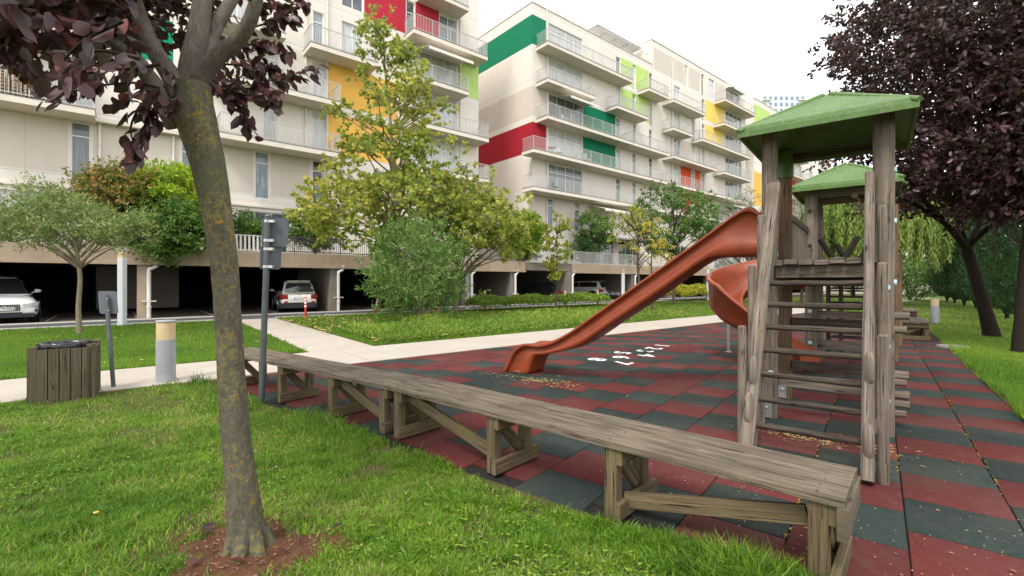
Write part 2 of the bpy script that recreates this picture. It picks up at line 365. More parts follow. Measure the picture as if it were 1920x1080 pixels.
SHAPES = {  # u along, v across, w lift
 'oval': ([(0, 0, 0), (.28, -.42, .12), (.66, -.40, .10), (1, 0, -.05), (.66, .40, .10), (.28, .42, .12)], [(0, 3, 2, 1), (0, 5, 4, 3)]),
 'lance': ([(0, 0, 0), (.45, -.5, .1), (1, 0, -.08), (.45, .5, .1)], [(0, 2, 1), (0, 3, 2)]),
 'lobed': ([(0, 0, 0), (.12, -.52, .08), (.42, -.34, .05), (.62, -.5, .1), (.68, -.16, .03), (1, 0, -.08), (.68, .16, .03), (.62, .5, .1), (.42, .34, .05), (.12, .52, .08)],
           [(0, 2, 1), (0, 4, 3, 2), (0, 5, 4), (0, 6, 5), (0, 8, 7, 6), (0, 9, 8)]),
 'spray': ([(0, 0, 0), (.5, -.28, .05), (.9, -.34, .0), (1, 0, 0), (.9, .34, 0), (.5, .28, .05)], [(0, 3, 2, 1), (0, 5, 4, 3)])}
def nrm(a): return a/np.maximum(np.linalg.norm(a, axis=1, keepdims=True), 1e-6)
def leaves(name, pos, d, up, L, Wd, shape, mat, parent, tint=None):
    n = len(pos); d = nrm(d); side = nrm(np.cross(d, up)); nn = np.cross(side, d)
    T, polys = SHAPES[shape]; T = np.array(T); L = np.broadcast_to(L, (n,)); Wd = np.broadcast_to(Wd, (n,))
    V = pos[:, None]+d[:, None]*(T[None, :, :1]*L[:, None, None])+side[:, None]*(T[None, :, 1:2]*Wd[:, None, None])+nn[:, None]*(T[None, :, 2:3]*Wd[:, None, None])
    if tint is None: tint = rng.random(n)
    return raw(name, V, polys, len(T), mat, parent, np.clip(tint, 0, 1))
def vnoise(x, y, s):
    x = np.asarray(x)*s; y = np.asarray(y)*s; xi = np.floor(x); yi = np.floor(y); fx = x-xi; fy = y-yi
    fx = fx*fx*(3-2*fx); fy = fy*fy*(3-2*fy)
    h = lambda a, b: np.modf(np.abs(np.sin(a*127.1+b*311.7)*43758.5453))[0]
    return (h(xi, yi)*(1-fx)+h(xi+1, yi)*fx)*(1-fy)+(h(xi, yi+1)*(1-fx)+h(xi+1, yi+1)*fx)*fy
def ball(n, rad=1.0, inner=.2):
    v = nrm(rng.normal(size=(n, 3))); return v*(rng.random((n, 1))**.45*(1-inner)+inner)*rad
def text_into(mb, txt, size, fn, mi=0, depth=.002):
    cu = bpy.data.curves.new('t', 'FONT'); cu.body = txt; cu.size = size; cu.align_x = 'CENTER'; cu.align_y = 'CENTER'; cu.resolution_u = 3; cu.offset = .018*size*(1 if size > .3 else .3)
    ob = bpy.data.objects.new('t', cu); C.objects.link(ob); dg = bpy.context.evaluated_depsgraph_get(); dg.update()
    me = ob.evaluated_get(dg).to_mesh(); vs = [fn(v.co.x, v.co.y) for v in me.vertices]; fs = [tuple(p.vertices) for p in me.polygons]
    mb.add(vs, fs, mi=mi); ob.evaluated_get(dg).to_mesh_clear(); bpy.data.objects.remove(ob); bpy.data.curves.remove(cu)

# ---------------------------------------------------------------- ground, paths, road
D_RUB, D_PATH, D_LAWN, D_ROAD, D_GAR = 8.53, 10.5, 21.6, 24.3, 25.0
mb = MB(); q = 900; mb.add([(-q, -q, -.06), (q, -q, -.06), (q, q, -.06), (-q, q, -.06)], [(0, 1, 2, 3)]); structure(mb, 'ground', 'ground_far')
def sheet(pts, z, th=.08):
    mb = MB(); n = len(pts); top = [Vector((p[0], p[1], z)) for p in pts]; bot = [Vector((p[0], p[1], z-th)) for p in pts]
    mb.loft([bot, top], cap=True, smooth=False); return mb
structure(sheet([B(-40, D_LAWN), B(95, D_LAWN), B(95, D_ROAD), B(-40, D_ROAD)], -.012, .04), 'road', 'asphalt')
mb = MB()
for k in range(-13, 20):
    q0 = k*3.0+.7; m2 = sheet([B(q0+.006, D_RUB), B(q0+2.994, D_RUB), B(q0+2.994, D_PATH), B(q0+.006, D_PATH)], .012+random.uniform(-.002, .002), .06); mb.add(m2.v, m2.f, m2.uv)
structure(mb, 'path', 'path')
structure(sheet([B(3.15, D_PATH), B(4.6, D_PATH), B(5.05, D_LAWN), B(3.6, D_LAWN)], .008, .06), 'crossing_path', 'path')
mb = MB()
for s0, s1 in ((-40, 3.55), (5.1, 95)):
    s_ = s0
    while s_ < s1:
        e = min(s_+1.0, s1); mb.box(B((s_+e)/2, D_LAWN, .0), (e-s_-.012, .14, .11), ((*BU, 0), (*BR, 0), (0, 0, 1))); s_ += 1.0
structure(mb, 'kerb', 'kerb')
mb = MB(); mb.box(B(27, D_ROAD+.08, 0), (134, .16, .06), ((*BU, 0), (*BR, 0), (0, 0, 1))); structure(mb, 'garage_kerb', 'kerb')
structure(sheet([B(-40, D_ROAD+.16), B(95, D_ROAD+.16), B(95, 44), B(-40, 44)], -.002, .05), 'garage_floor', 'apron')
mb = MB()
for k in range(-8, 26):
    if k % 1 == 0: mb.box(B(k*2.75+.6, 28, .004), (.09, 4.6, .004), ((*BU, 0), (*BR, 0), (0, 0, 1)))
structure(mb, 'parking_bay_lines', 'kerb')
structure(sheet([B(-40, D_PATH), B(3.15, D_PATH), B(3.6, D_LAWN-.07), B(-40, D_LAWN-.07)], .0, .05), 'lawn', 'lawn_soil')
structure(sheet([B(4.6, D_PATH), B(75, D_PATH), B(75, D_LAWN-.07), B(5.05, D_LAWN-.07)], .002, .05), 'planted_bed', 'lawn_soil')
def inter(b, D):      # playground a where the line of constant b meets facade distance D
    e1 = PR[0]*BR[0]+PR[1]*BR[1]; e2 = PU[0]*BR[0]+PU[1]*BR[1]; return (-D-b*e2)/e1
FB = 2.70
structure(sheet([P(-3, -8), P(9, -8), P(9, FB), P(inter(FB, D_RUB), FB), B(-40, D_RUB), B(-40, -3)], .004, .05), 'front_lawn', 'lawn_soil')
structure(sheet([P(1.26, FB), P(60, FB), P(60, 70), P(inter(70, D_RUB), 70), P(inter(27, D_RUB), 27), P(1.26, 27)], .001, .05), 'side_lawn', 'lawn_soil')
# rubber tiles
T = .56; mb = MB(); tl = []; mats = []
base = sheet([P(1.26, FB), P(1.26, 27), P(inter(27, D_RUB), 27), P(inter(FB, D_RUB), FB)], -.022, .02)
Vt = {0: [], 1: []}; Tt = {0: [], 1: []}
for ci in range(0, 44):
    a1 = 1.26-ci*T; a0 = a1-T; offb = (T/2 if ci % 2 else 0)
    for ri in range(-1, 45):
        b0 = FB+ri*T-offb+.18; b1 = b0+T
        if b0 < FB-.3: continue
        am = (a0+a1)/2; bm = (b0+b1)/2; p = P(am, bm)
        if -(p.x*BR[0]+p.y*BR[1]) > D_RUB+.45 or b1 > 27.2: continue
        cidx = (ri+(ci//2)) % 2
        if ci > 2 and random.random() < .14: cidx = 1-cidx
        g = .004; z = random.uniform(-.0015, .0015); lo = max(b0, FB)
        r_ = [(a0+g, lo+g), (a1-g, lo+g), (a1-g, b1-g), (a0+g, b1-g)]; i_ = .006
        r2 = [(a0+g+i_, lo+g+i_), (a1-g-i_, lo+g+i_), (a1-g-i_, b1-g-i_), (a0+g+i_, b1-g-i_)]
        Vt[cidx].append([tuple(P(*x, -.021)) for x in r_]+[tuple(P(*x, z-.005)) for x in r_]+[tuple(P(*x, z)) for x in r2]); Tt[cidx].append(random.random())
pf = [(8, 9, 10, 11)]+[(j, (j+1) % 4, 4+(j+1) % 4, 4+j) for j in range(4)]+[(4+j, 4+(j+1) % 4, 8+(j+1) % 4, 8+j) for j in range(4)]
for k in (0, 1):
    o = raw('rubber_tiles', np.array(Vt[k]), pf, 12, 'rubber_red' if k else 'rubber_dark', None, np.array(Tt[k])); o['kind'] = 'structure'
    o.name = 'red_rubber_paving' if k else 'dark_rubber_paving'
structure(base, 'rubber_base', 'rubber_gap')
# hopscotch numerals
mb = MB()
for t, px, py in (('1', 1240, 648), ('2', 1225, 653.3), ('3', 1207, 658.3), ('4', 1212, 666.5), ('5', 1165, 661.5), ('6', 1164, 670), ('7', 1165, 680.5), ('8', 1118, 674)):
    c_ = G(px, py); U = Vector((*PR, 0)); X = Vector((PR[1], -PR[0], 0))
    text_into(mb, t, .50, lambda x, y: c_+X*x*1.25+U*y*1.0+Vector((0, 0, .0045)))
structure(mb, 'hopscotch_numerals', 'white_paint')
# soil round the tree
TB = Vector((-1.46, 2.60, 0))
mb = MB(); ring = []; n = 40
rr = [(.38+.12*math.sin(3*t*math.tau/n+1)+.08*math.sin(5*t*math.tau/n)+.08*random.random()) for t in range(n)]
mb.loft([[TB+Vector((math.cos(i*math.tau/n)*rr[i]*f, math.sin(i*math.tau/n)*rr[i]*f*.8, z)) for i in range(n)] for f, z in ((1.25, -.01), (1.0, .012), (.6, .028), (.2, .045))], cap=True)
structure(mb, 'bare_soil', 'dirt')

# ---------------------------------------------------------------- buildings
AX = ((*BU, 0), (*BR, 0), (0, 0, 1))
def wall_grid(face, s0, s1, z0, z1, opens, zones, depth=.14):
    """face(s, out, z) -> point. opens (a,b,z0,z1). zones (a,b,z0,z1,mat). returns {mat/zone: MB}"""
    ss = sorted({round(x, 3) for x in [s0, s1]+[v for o in opens for v in o[:2]]+[v for o in zones for v in o[:2]] if s0-.001 <= x <= s1+.001})
    zs = sorted({round(x, 3) for x in [z0, z1]+[v for o in opens for v in o[2:4]]+[v for o in zones for v in o[2:4]] if z0-.001 <= x <= z1+.001})
    out = {}
    for i in range(len(ss)-1):
        for j in range(len(zs)-1):
            a, b, c, d = ss[i], ss[i+1], zs[j], zs[j+1]; sm, zm = (a+b)/2, (c+d)/2
            if any(o[0] < sm < o[1] and o[2] < zm < o[3] for o in opens): continue
            key = 'wall'
            for zi, o in enumerate(zones):
                if o[0] < sm < o[1] and o[2] < zm < o[3]: key = zi
            m_ = out.setdefault(key, MB())
            m_.add([face(a, 0, c), face(b, 0, c), face(b, 0, d), face(a, 0, d)], [(0, 1, 2, 3)], [[(a, c), (b, c), (b, d), (a, d)]])
    wl = out.setdefault('wall', MB())
    for a, b, c, d in opens:
        for p, q_ in (((a, c), (b, c)), ((b, c), (b, d)), ((b, d), (a, d)), ((a, d), (a, c))):
            wl.add([face(p[0], 0, p[1]), face(q_[0], 0, q_[1]), face(q_[0], -depth, q_[1]), face(p[0], -depth, p[1])], [(0, 1, 2, 3)])
    return out
def make_window(face, root, a, b, c, d, panels, transom, gmat, depth=.14, shut=False):
    """frame mesh at recess plus pane child"""
    f = MB(); g = MB(); t = .055; up = (0, 0, 1)
    def bar(sa, sb, za, zb):
        m_ = [face((sa+sb)/2, -depth+.03, (za+zb)/2)]; f.box(m_[0], (sb-sa, .06, zb-za), axes_of(face))
    bar(a, b, c, c+t); bar(a, b, d-t, d); bar(a, a+t, c+t, d-t); bar(b-t, b, c+t, d-t)
    for k in range(1, panels):
        x = a+(b-a)*k/panels; bar(x-t*.5, x+t*.5, c+t, d-t)
    if transom:
        zt = d-(d-c)*transom
        for k in range(panels):
            xa = a+(b-a)*k/panels+(t if k == 0 else t*.5); xb = a+(b-a)*(k+1)/panels-(t if k == panels-1 else t*.5); bar(xa, xb, zt-.03, zt+.03)
    w_ = f.build('window', 'white_frame', root)
    g.add([face(a+.02, -depth+.02, c+.02), face(b-.02, -depth+.02, c+.02), face(b-.02, -depth+.02, d-.02), face(a+.02, -depth+.02, d-.02)], [(0, 1, 2, 3)], [[(a, c), (b, c), (b, d), (a, d)]])
    g.build('pane', gmat, w_); return w_
def axes_of(face):
    o = face(0, 0, 0); return ((face(1, 0, 0)-o), (face(0, 1, 0)-o), Vector((0, 0, 1)))
def balcony(root, face, a, b, zf, depth=1.42, th=.27, rail=True, sides=(1, 1), step=.115, bmat='rail_grey', front=0):
    ax = axes_of(face); m_ = MB(); m_.box(face((a+b)/2, depth/2+.004, zf-th/2), (b-a, depth, th), ax, 0)
    m_.box(face((a+b)/2, depth/2+.004, zf+.012), (b-a+.04, depth+.03, .024), ax, 1)
    sl_ = m_.build('balcony', ['slab', 'trim_dark'], root)
    if rail:
        r_ = MB(); h = 1.05; e = .05; y = depth-e
        r_.box(face((a+b)/2, y, zf+h), (b-a-2*e, .045, .035), ax); r_.box(face((a+b)/2, y, zf+.12), (b-a-2*e, .03, .03), ax)
        n_ = max(2, int((b-a-2*e)/step))
        for k in range(n_+1):
            x = a+e+(b-a-2*e)*k/n_; big = k % 12 == 0 or k == n_; t = .04 if big else .018
            r_.box(face(x, y, zf+h/2+.03), (t, t, h-.06), ax)
        for sx, on in ((a+e, sides[0]), (b-e, sides[1])):
            if not on: continue
            r_.box(face(sx, y/2, zf+h), (.035, y, .035), ax); r_.box(face(sx, y/2, zf+.12), (.03, y, .03), ax)
            n2 = int(y/step)
            for k in range(1, n2): r_.box(face(sx, y*k/n2, zf+h/2+.03), (.018, .018, h-.06), ax)
        r_.build('railing', bmat, sl_)
    return sl_
def pipe(root, face, s_, z0, z1, out=.08):
    m_ = MB(); m_.cyl(face(s_, out, z0), face(s_, out, z1), .055, 8); 
    z = z0+1
    while z < z1: m_.cyl(face(s_, out, z), face(s_, out, z+.05), .068, 8); z += 3
    m_.build('drainpipe', 'white_pipe', root)
def awning(root, face, a, b, z, out=1.9, drop=.45):
    m_ = MB(); ax = axes_of(face); n_ = int((b-a)/.22)
    m_.cyl(face(a, .15, z), face(b, .15, z), .09, 8)
    m_.add([face(a, .2, z+.05), face(b, .2, z+.05), face(b, out, z-drop), face(a, out, z-drop), face(a, .2, z+.03), face(b, .2, z+.03), face(b, out, z-drop-.02), face(a, out, z-drop-.02)],
           [(0, 1, 2, 3), (7, 6, 5, 4), (2, 1, 5, 6), (0, 3, 7, 4)])
    for k in range(n_):
        x0 = a+(b-a)*k/n_; x1 = a+(b-a)*(k+1)/n_; xm = (x0+x1)/2; zz = z-drop
        m_.add([face(x0, out, zz), face(x1, out, zz), face(x1, out, zz-.16), face(xm, out, zz-.24), face(x0, out, zz-.16)], [(0, 4, 3, 2, 1)])
    m_.build('awning', 'awning', root)
def pick(): return random.choice(['glass_dark', 'glass_curtain', 'glass_curtain', 'glass_grey', 'glass_blind'])
FL = [3.1+3*k for k in range(9)]           # storey floors: 3.1, 6.1, 9.1 ... 27.1
def building(label, face, s0, s1, ztop, wins, zones, balcs, pipes, awns, group, loc, backD, matw='plaster_cream', endzones=None, name='apartment_building', zb=2.95):
    root = thing(name, label, 'building', loc, group)
    opens = [(a, b, c, d) for a, b, c, d, *_ in wins]
    cells = wall_grid(face, s0, s1, zb, ztop, opens, zones)
    for k, m_ in cells.items():
        if k == 'wall': m_.build('wall', matw, root)
        else: m_.build('coloured_panel', zones[k][4], root)
    for a, b, c, d, pn, tr, g in wins: 
        if g == 'shutter':
            sh = MB(); n_ = int((d-c)/.1)
            for q_ in range(n_):
                z = c+(d-c)*(q_+.5)/n_; sh.box(face((a+b)/2, -.09, z), (b-a, .04, (d-c)/n_-.012), axes_of(face))
            sh.box(face((a+b)/2, -.13, (c+d)/2), (b-a, .02, d-c), axes_of(face)); sh.build('roller_shutter', 'shutter', root)
        else: make_window(face, root, a, b, c, d, pn, tr, g)
    for bb in balcs: balcony(root, face, *bb[:3], **(bb[3] if len(bb) > 3 else {}))
    for p_ in pipes: pipe(root, face, *p_)
    for w_ in awns: awning(root, face, *w_)
    # end walls, roof, parapet
    e = MB(); L = backD
    if endzones is None:
        e.add([face(s0, 0, zb), face(s0, 0, ztop), face(s0, -L, ztop), face(s0, -L, zb)], [(0, 1, 2, 3)], [[(0, 0), (0, ztop), (L, ztop), (L, 0)]])
    e.add([face(s1, 0, zb), face(s1, -L, zb), face(s1, -L, ztop), face(s1, 0, ztop)], [(0, 1, 2, 3)], [[(0, 0), (L, 0), (L, ztop), (0, ztop)]])
    e.add([face(s0, -L, zb), face(s0, -L, ztop), face(s1, -L, ztop), face(s1, -L, zb)], [(0, 1, 2, 3)])
    e.build('side_wall', matw, root)
    r_ = MB(); ax = axes_of(face); r_.box(face((s0+s1)/2, -L/2, ztop+.03), (s1-s0+.12, L+.12, .06), ax); r_.build('roof', 'slab', root)
    rr_ = MB(); n_ = int((s1-s0)/2)
    for k in range(n_+1): rr_.cyl(face(s0+.1+(s1-s0-.2)*k/n_, -.15, ztop+.06), face(s0+.1+(s1-s0-.2)*k/n_, -.15, ztop+.42), .012, 5)
    rr_.cyl(face(s0+.1, -.15, ztop+.42), face(s1-.1, -.15, ztop+.42), .014, 5); rr_.cyl(face(s0+.1, -.15, ztop+.42), face(s0+.1, -L+.2, ztop+.42), .014, 5)
    rr_.build('roof_rail', 'rail_grey', root)
    return root
DA, DAo = 29.0, 27.55
faceA = lambda s_, o_, z: B(s_, DA-o_, z)
sA = lambda px: S(px, DA)
sAo = lambda px: S(px, DAo)
def Wn(sf, p0, p1, zf, n_=1, tr=.24, g=None, zb=.06, zt=2.62): return (sf(p0), sf(p1), zf+zb, zf+zt, n_, tr, g or pick())
wA = []
for p0, p1, g in ((132, 170, 'glass_grey'), (340, 372, 'glass_grey'), (478, 505, 'glass_blind'), (586, 606, 'glass_dark'), (700, 716, 'glass_dark'), (780, 800, 'glass_curtain'), (838, 858, 'glass_grey')):
    wA.append(Wn(sA, p0, p1, 6.1, 1, .24, g, .08, 2.7))
wA += [(sA(-160), sA(-10), 3.2, 5.45, 1, 0, 'shutter'), (sA(0), sA(150), 3.2, 5.45, 1, 0, 'shutter'), (sA(445), sA(540), 3.2, 5.45, 3, 0, 'glass_dark')]
wA += [Wn(sA, 92, 132, 9.1, 1, .24, 'glass_curtain'), Wn(sA, 134, 176, 9.1, 1, .24, 'glass_curtain'), Wn(sA, 494, 520, 9.1, 1, .2, 'glass_curtain'), Wn(sA, 585, 611, 9.1, 1, .2, 'glass_curtain'), Wn(sA, 20, 60, 12.1), Wn(sA, 395, 425, 12.1), Wn(sA, 495, 522, 12.1), Wn(sA, 587, 611, 12.1, 1, .2, 'glass_curtain')]
wA += [Wn(sA, 587, 607, 15.1, 1, .24, 'glass_blind'), Wn(sA, 587, 607, 18.1, 1, .24, 'glass_dark', .7), Wn(sA, 641, 681, 18.1, 2, 0, 'glass_dark', .6), Wn(sA, 641, 681, 15.1, 2, 0, 'glass_curtain'), Wn(sA, 300, 340, 15.1), Wn(sA, 420, 470, 15.1, 2), Wn(sA, 420, 450, 18.1)]
for zf in (9.1, 12.1): wA.append(Wn(sA, 773, 856, zf, 4, .3, 'glass_curtain'))
wA += [Wn(sA, 762, 856, 15.1, 4, .3, 'glass_curtain'), Wn(sA, 762, 778, 18.1, 1, .3, 'glass_dark'), Wn(sA, 824, 857, 18.1, 2, .3, 'glass_grey'), Wn(sA, 790, 857, 21.1, 3, .3)]
zA = [(sA(613), sA(745), 9.38, 11.85, 'paint_yellow'), (sA(613), sA(745), 12.38, 14.85, 'paint_yellow'), (sA(683), sA(761), 18.38, 20.9, 'paint_crimson'), (sA(779), sA(823), 18.38, 20.9, 'paint_crimson'),
      (sA(858), sA(897), 15.38, 17.9, 'paint_lime'), (sA(235), sA(325), 12.38, 14.6, 'paint_teal'), (sA(-80), sA(128), 6.4, 8.85, 'plaster_beige'), (sA(174), sA(337), 6.4, 8.85, 'plaster_beige'), (sA(376), sA(475), 6.4, 8.85, 'plaster_beige'), (sA(508), sA(580), 6.4, 8.85, 'plaster_beige')]
full = dict(sides=(1, 1))
bA = [(S(-150, DAo), sAo(178), 9.1), (sAo(412), sAo(640), 9.1), (sAo(765), sAo(917), 9.1), (sAo(395), sAo(640), 12.1), (sAo(775), sAo(917), 12.1),
      (sAo(583), sAo(710), 15.1), (sAo(400), sAo(537), 15.1), (sAo(775), sAo(880), 15.1), (sAo(776), sAo(915), 18.1), (sAo(800), sAo(880), 21.1), (S(-150, DAo), sAo(120), 12.1)]
A = building('large cream apartment block with yellow and crimson panels, behind the lichened tree at left', faceA, sA(-230), sA(897), 27.3, wA, zA, bA,
             [(sA(187), 3.1, 9), (sA(325), 3.1, 9), (sA(613), 3.1, 26), (sA(862), 3.1, 24), (sA(573), 9.4, 26)], [(sA(778), sA(860), 17.55)], 'apartment blocks beyond the parking', B(5, DA, 0), 14)
# thin ledges
mb = MB(); mb.box(faceA((sA(178)+sA(412))/2, .2, 8.97), (sA(412)-sA(178), .4, .18), AX); mb.box(faceA((sA(-230)+sA(897))/2, .05, 5.72), (sA(897)-sA(-230), .1, .1), AX); mb.build('ledge', 'slab', A)
# block B, two parts
DBW, DBo = 28.7, 27.3
faceB = lambda s_, o_, z: B(s_, DBW-o_, z)
sB = lambda px: S(px, DBW); sBo = lambda px: S(px, DBo)
wB = []; s9 = (9.1, 12.1, 15.1, 18.1, 21.1)
for zf in s9: wB.append(Wn(sB, 1029, 1092, zf, 4, .28, 'glass_grey' if zf in (9.1, 15.1) else 'glass_curtain'))
for zf in (6.1,)+s9:
    wB.append(Wn(sB, 1155, 1163, zf, 1, .2)); wB.append(Wn(sB, 1217, 1231, zf, 2, .2, random.choice(['glass_curtain', 'glass_dark'])))
    if zf != 6.1: wB.append(Wn(sB, 1186, 1192, zf, 1, .2))
wB += [Wn(sB, 1025, 1038, 6.1, 1, .24, 'glass_grey'), Wn(sB, 1078, 1087, 6.1, 1, .24, 'glass_grey'), (sB(1100), sB(1150), 3.2, 5.6, 4, 0, 'glass_dark'), (sB(1160), sB(1200), 3.2, 5.6, 3, 0, 'glass_dark')]
cz = [(21.3, 23.75, 'paint_green'), (15.38, 17.85, 'plaster_beige'), (12.38, 14.85, 'paint_red')]
zB = [(sB(998), sB(1023.5), a, b, m_) for a, b, m_ in cz]
zB += [(sB(1093), sB(1154), 15.38, 17.85, 'paint_green'), (sB(1093), sB(1154), 12.38, 14.85, 'paint_green'), (sB(1164), sB(1216), 21.38, 23.85, 'paint_lime'), (sB(1164), sB(1234), 18.38, 20.85, 'paint_lime'),
       (sB(998), sB(1240), 6.38, 8.85, 'plaster_beige')]
bB = [(sBo(1027), sBo(1187), 21.1), (sBo(1027), sBo(1117), 18.1), (sBo(1027), sBo(1187), 15.1), (sBo(1000), sBo(1255), 12.1), (sBo(1000), sBo(1255), 9.1),
      (sBo(1217), sBo(1254), 21.1), (sBo(1157), sBo(1216), 18.1), (sBo(1188), sBo(1255), 15.1)]
Bb = building('middle cream apartment block with dark green and red corner and a roof pergola', faceB, sB(998), sB(1222), 24.75, wB, zB, bB,
              [(sB(1024.5), 3.1, 24.7), (sB(1236), 3.1, 24)] if False else [(sB(1024.5), 3.1, 24.7)], [(sB(1040), sB(1094), 17.6), (sB(1104), sB(1150), 8.6)], 'apartment blocks beyond the parking', B(sB(1000), DBW, 0), 19, endzones=1)
faceE = lambda y, o_, z: B(sB(998)-o_, DBW+y, z)       # end wall facing left
ez = [(0, 19, a, b, m_) for a, b, m_ in cz]
for k, m_ in wall_grid(faceE, 0, 19, 2.95, 24.75, [], ez).items():
    if k == 'wall': m_.build('end_wall', 'plaster_cream', Bb)
    else: m_.build('coloured_panel', ez[k][4], Bb)
# roof pergola on block B
mb = MB()
s0, s1 = sB(1140), sB(1218)
for sx in np.linspace(s0, s1, 5):
    for oy in (-1.2, -5): mb.beam(faceB(sx, oy, 24.8), faceB(sx, oy, 26.7), .1, .1)
    mb.beam(faceB(sx, -1.2, 26.7), faceB(sx, -5, 26.7), .08, .12)
for oy, z in ((-1.2, 26.7), (-5, 26.7)): mb.beam(faceB(s0, oy, z), faceB(s1, oy, z), .1, .14)
pg = mb.build('pergola', 'rail_grey', Bb)
mb = MB(); mb.add([faceB(s0-.2, -1.1, 26.80), faceB(s1+.2, -1.1, 26.80), faceB(s1+.2, -5.1, 26.80), faceB(s0-.2, -5.1, 26.80), faceB(s0-.2, -1.1, 26.83), faceB(s1+.2, -1.1, 26.83), faceB(s1+.2, -5.1, 26.83), faceB(s0-.2, -5.1, 26.83)],
    [(3, 2, 1, 0), (4, 5, 6, 7), (0, 1, 5, 4), (1, 2, 6, 5), (2, 3, 7, 6), (3, 0, 4, 7)]); mb.build('canopy', 'glass_curtain', pg)
mb = MB(); n_ = 60; sa, sb_ = sB(1100), sB(1220)
for k in range(n_+1): mb.box(faceB(sa+(sb_-sa)*k/n_, -.3, 25.3), (.02, .02, 1.0), AX)
mb.box(faceB((sa+sb_)/2, -.3, 25.82), (sb_-sa, .04, .04), AX); mb.build('roof_terrace_railing', 'rail_grey', Bb)
wC = []
for zf in (6.1,)+s9:
    wC += [Wn(sB, 1264, 1275, zf, 2, .2, random.choice(['glass_curtain', 'glass_dark'])), Wn(sB, 1316, 1321, zf, 1, .2)]
    if zf < 21: wC.append(Wn(sB, 1297, 1302, zf, 1, .2))
    wC.append(Wn(sB, 1360, 1390, zf, 4, .28, random.choice(['glass_grey', 'glass_dark'])))
wC += [Wn(sB, 1284, 1289, 24.1), Wn(sB, 1315, 1320, 24.1), Wn(sB, 1329, 1339, 24.1, 2), Wn(sB, 1361, 1385, 24.1, 3, .2, 'glass_grey'), (sB(1265), sB(1310), 3.2, 5.6, 4, 0, 'glass_dark'), (sB(1340), sB(1390), 3.2, 5.6, 4, 0, 'glass_dark')]
zC = [(sB(1322), sB(1358), 21.38, 23.85, 'paint_pale_yellow'), (sB(1322), sB(1358), 18.38, 20.85, 'paint_pale_yellow'), (sB(1276), sB(1296), 12.38, 14.85, 'paint_orange'), (sB(1303), sB(1315), 12.38, 14.85, 'paint_orange'),
      (sB(1276), sB(1296), 9.38, 11.85, 'paint_orange'), (sB(1303), sB(1315), 9.38, 11.85, 'paint_orange'), (sB(1226), sB(1283), 24.38, 26.7, 'plaster_beige'), (sB(1291), sB(1313), 24.38, 26.7, 'plaster_beige'), (sB(1340), sB(1358), 24.38, 26.7, 'plaster_beige'),
      (sB(1276), sB(1296), 15.38, 17.85, 'plaster_beige')]
st2 = dict(step=.2)
bC = [(sBo(1263), sBo(1323), 21.1, st2), (sBo(1263), sBo(1299), 18.1, st2), (sBo(1263), sBo(1344), 15.1, st2), (sBo(1263), sBo(1324), 12.1, st2), (sBo(1263), sBo(1324), 9.1, st2),
      (sBo(1360), sBo(1417), 24.1, st2), (sBo(1358), sBo(1405), 21.1, st2), (sBo(1317), sBo(1408), 18.1, st2), (sBo(1358), sBo(1410), 15.1, st2), (sBo(1327), sBo(1410), 12.1, st2), (sBo(1327), sBo(1410), 9.1, st2)]
Cc = building('taller far apartment block with pale yellow and orange panels, right of the pergola block', faceB, sB(1222)+.02, sB(1398), 27.4, wC, zC, bC,
              [(sB(1259), 3.1, 26), (sB(1311), 3.1, 26)], [(sB(1362), sB(1388), 26.75, 1.0, .2), (sB(1350), sB(1392), 11.6)], 'apartment blocks beyond the parking', B(sB(1240), DBW, 0), 16)
# distant blocks
faceF = lambda s_, o_, z: B(s_, 25-o_, z)
sF = lambda px: S(px, 25)
def far_block(label, s0, s1, D0, ztop, cols, zones, bz, seed, group='distant apartment blocks', back=14):
    fc = lambda s_, o_, z: B(s_, D0-o_, z); random.seed(seed); wins = []
    zf = 6.1
    while zf+3 <= ztop:
        for c0 in cols: wins.append((c0, c0+1.8, zf+.1, zf+2.5, 2, .25, pick()))
        zf += 3
    return building(label, fc, s0, s1, ztop, wins, zones, bz, [], [], group, B(s0, D0, 0), back, zb=0)
s2 = dict(step=.3)
far_block('distant block with lime top and yellow and red panels, last of the row', 68.5, 102, 28.7, 27.5, [75, 84.6, 90, 96],
          [(68.5, 74, 22.5, 26.7, 'paint_lime'), (68.5, 73.4, 12.4, 17.2, 'paint_yellow'), (77, 79.4, 18.4, 20.9, 'paint_red'), (80.5, 84, 15.4, 17.9, 'paint_orange'), (77.2, 79.6, 12.4, 14.9, 'paint_orange'), (80.5, 84, 12.4, 14.9, 'paint_red')],
          [(79, 86, 18.1, s2), (75, 79, 15.1, s2), (83, 89, 15.1, s2), (79, 88, 12.1, s2), (79, 86, 21.1, s2), (86, 92, 18.1, s2)], 5)
# orange gable piece
def tower(label, c, wd, dp, h, rows, cols):
    t_ = thing('tower_block', label, 'tower', c)
    a_ = MB(); a_.box(Vector(c)+Vector((0, 0, h/2)), (wd, dp, h)); a_.box(Vector(c)+Vector((-wd*.05, 0, h+3)), (wd*.55, dp*.7, 6)); a_.box(Vector(c)+Vector((wd*.1, 0, h+7.5)), (wd*.2, dp*.4, 3)); a_.build('wall', 'tower_white', t_)
    for i in range(cols):
        g_ = MB()
        for j in range(rows):
            g_.box(Vector(c)+Vector((-wd/2+wd*(i+.5)/cols, -dp/2-.05, h-3-3.6*j)), (wd/cols*.5, .3, 2.0))
        g_.build('window_column', 'tower_glass', t_)
    b_ = MB()
    for j in range(rows): b_.box(Vector(c)+Vector((wd/2-2.2, -dp/2-.6, h-4.2-3.6*j)), (4.6, 1.2, .5)); b_.box(Vector(c)+Vector((-wd/2+2.2, -dp/2-.6, h-4.2-3.6*j)), (4.6, 1.2, .5))
    b_.build('balcony_bands', 'slab', t_)
tower('pale high-rise tower standing far off behind the row of blocks', (157, 280, 0), 25, 18, 111, 24, 8)

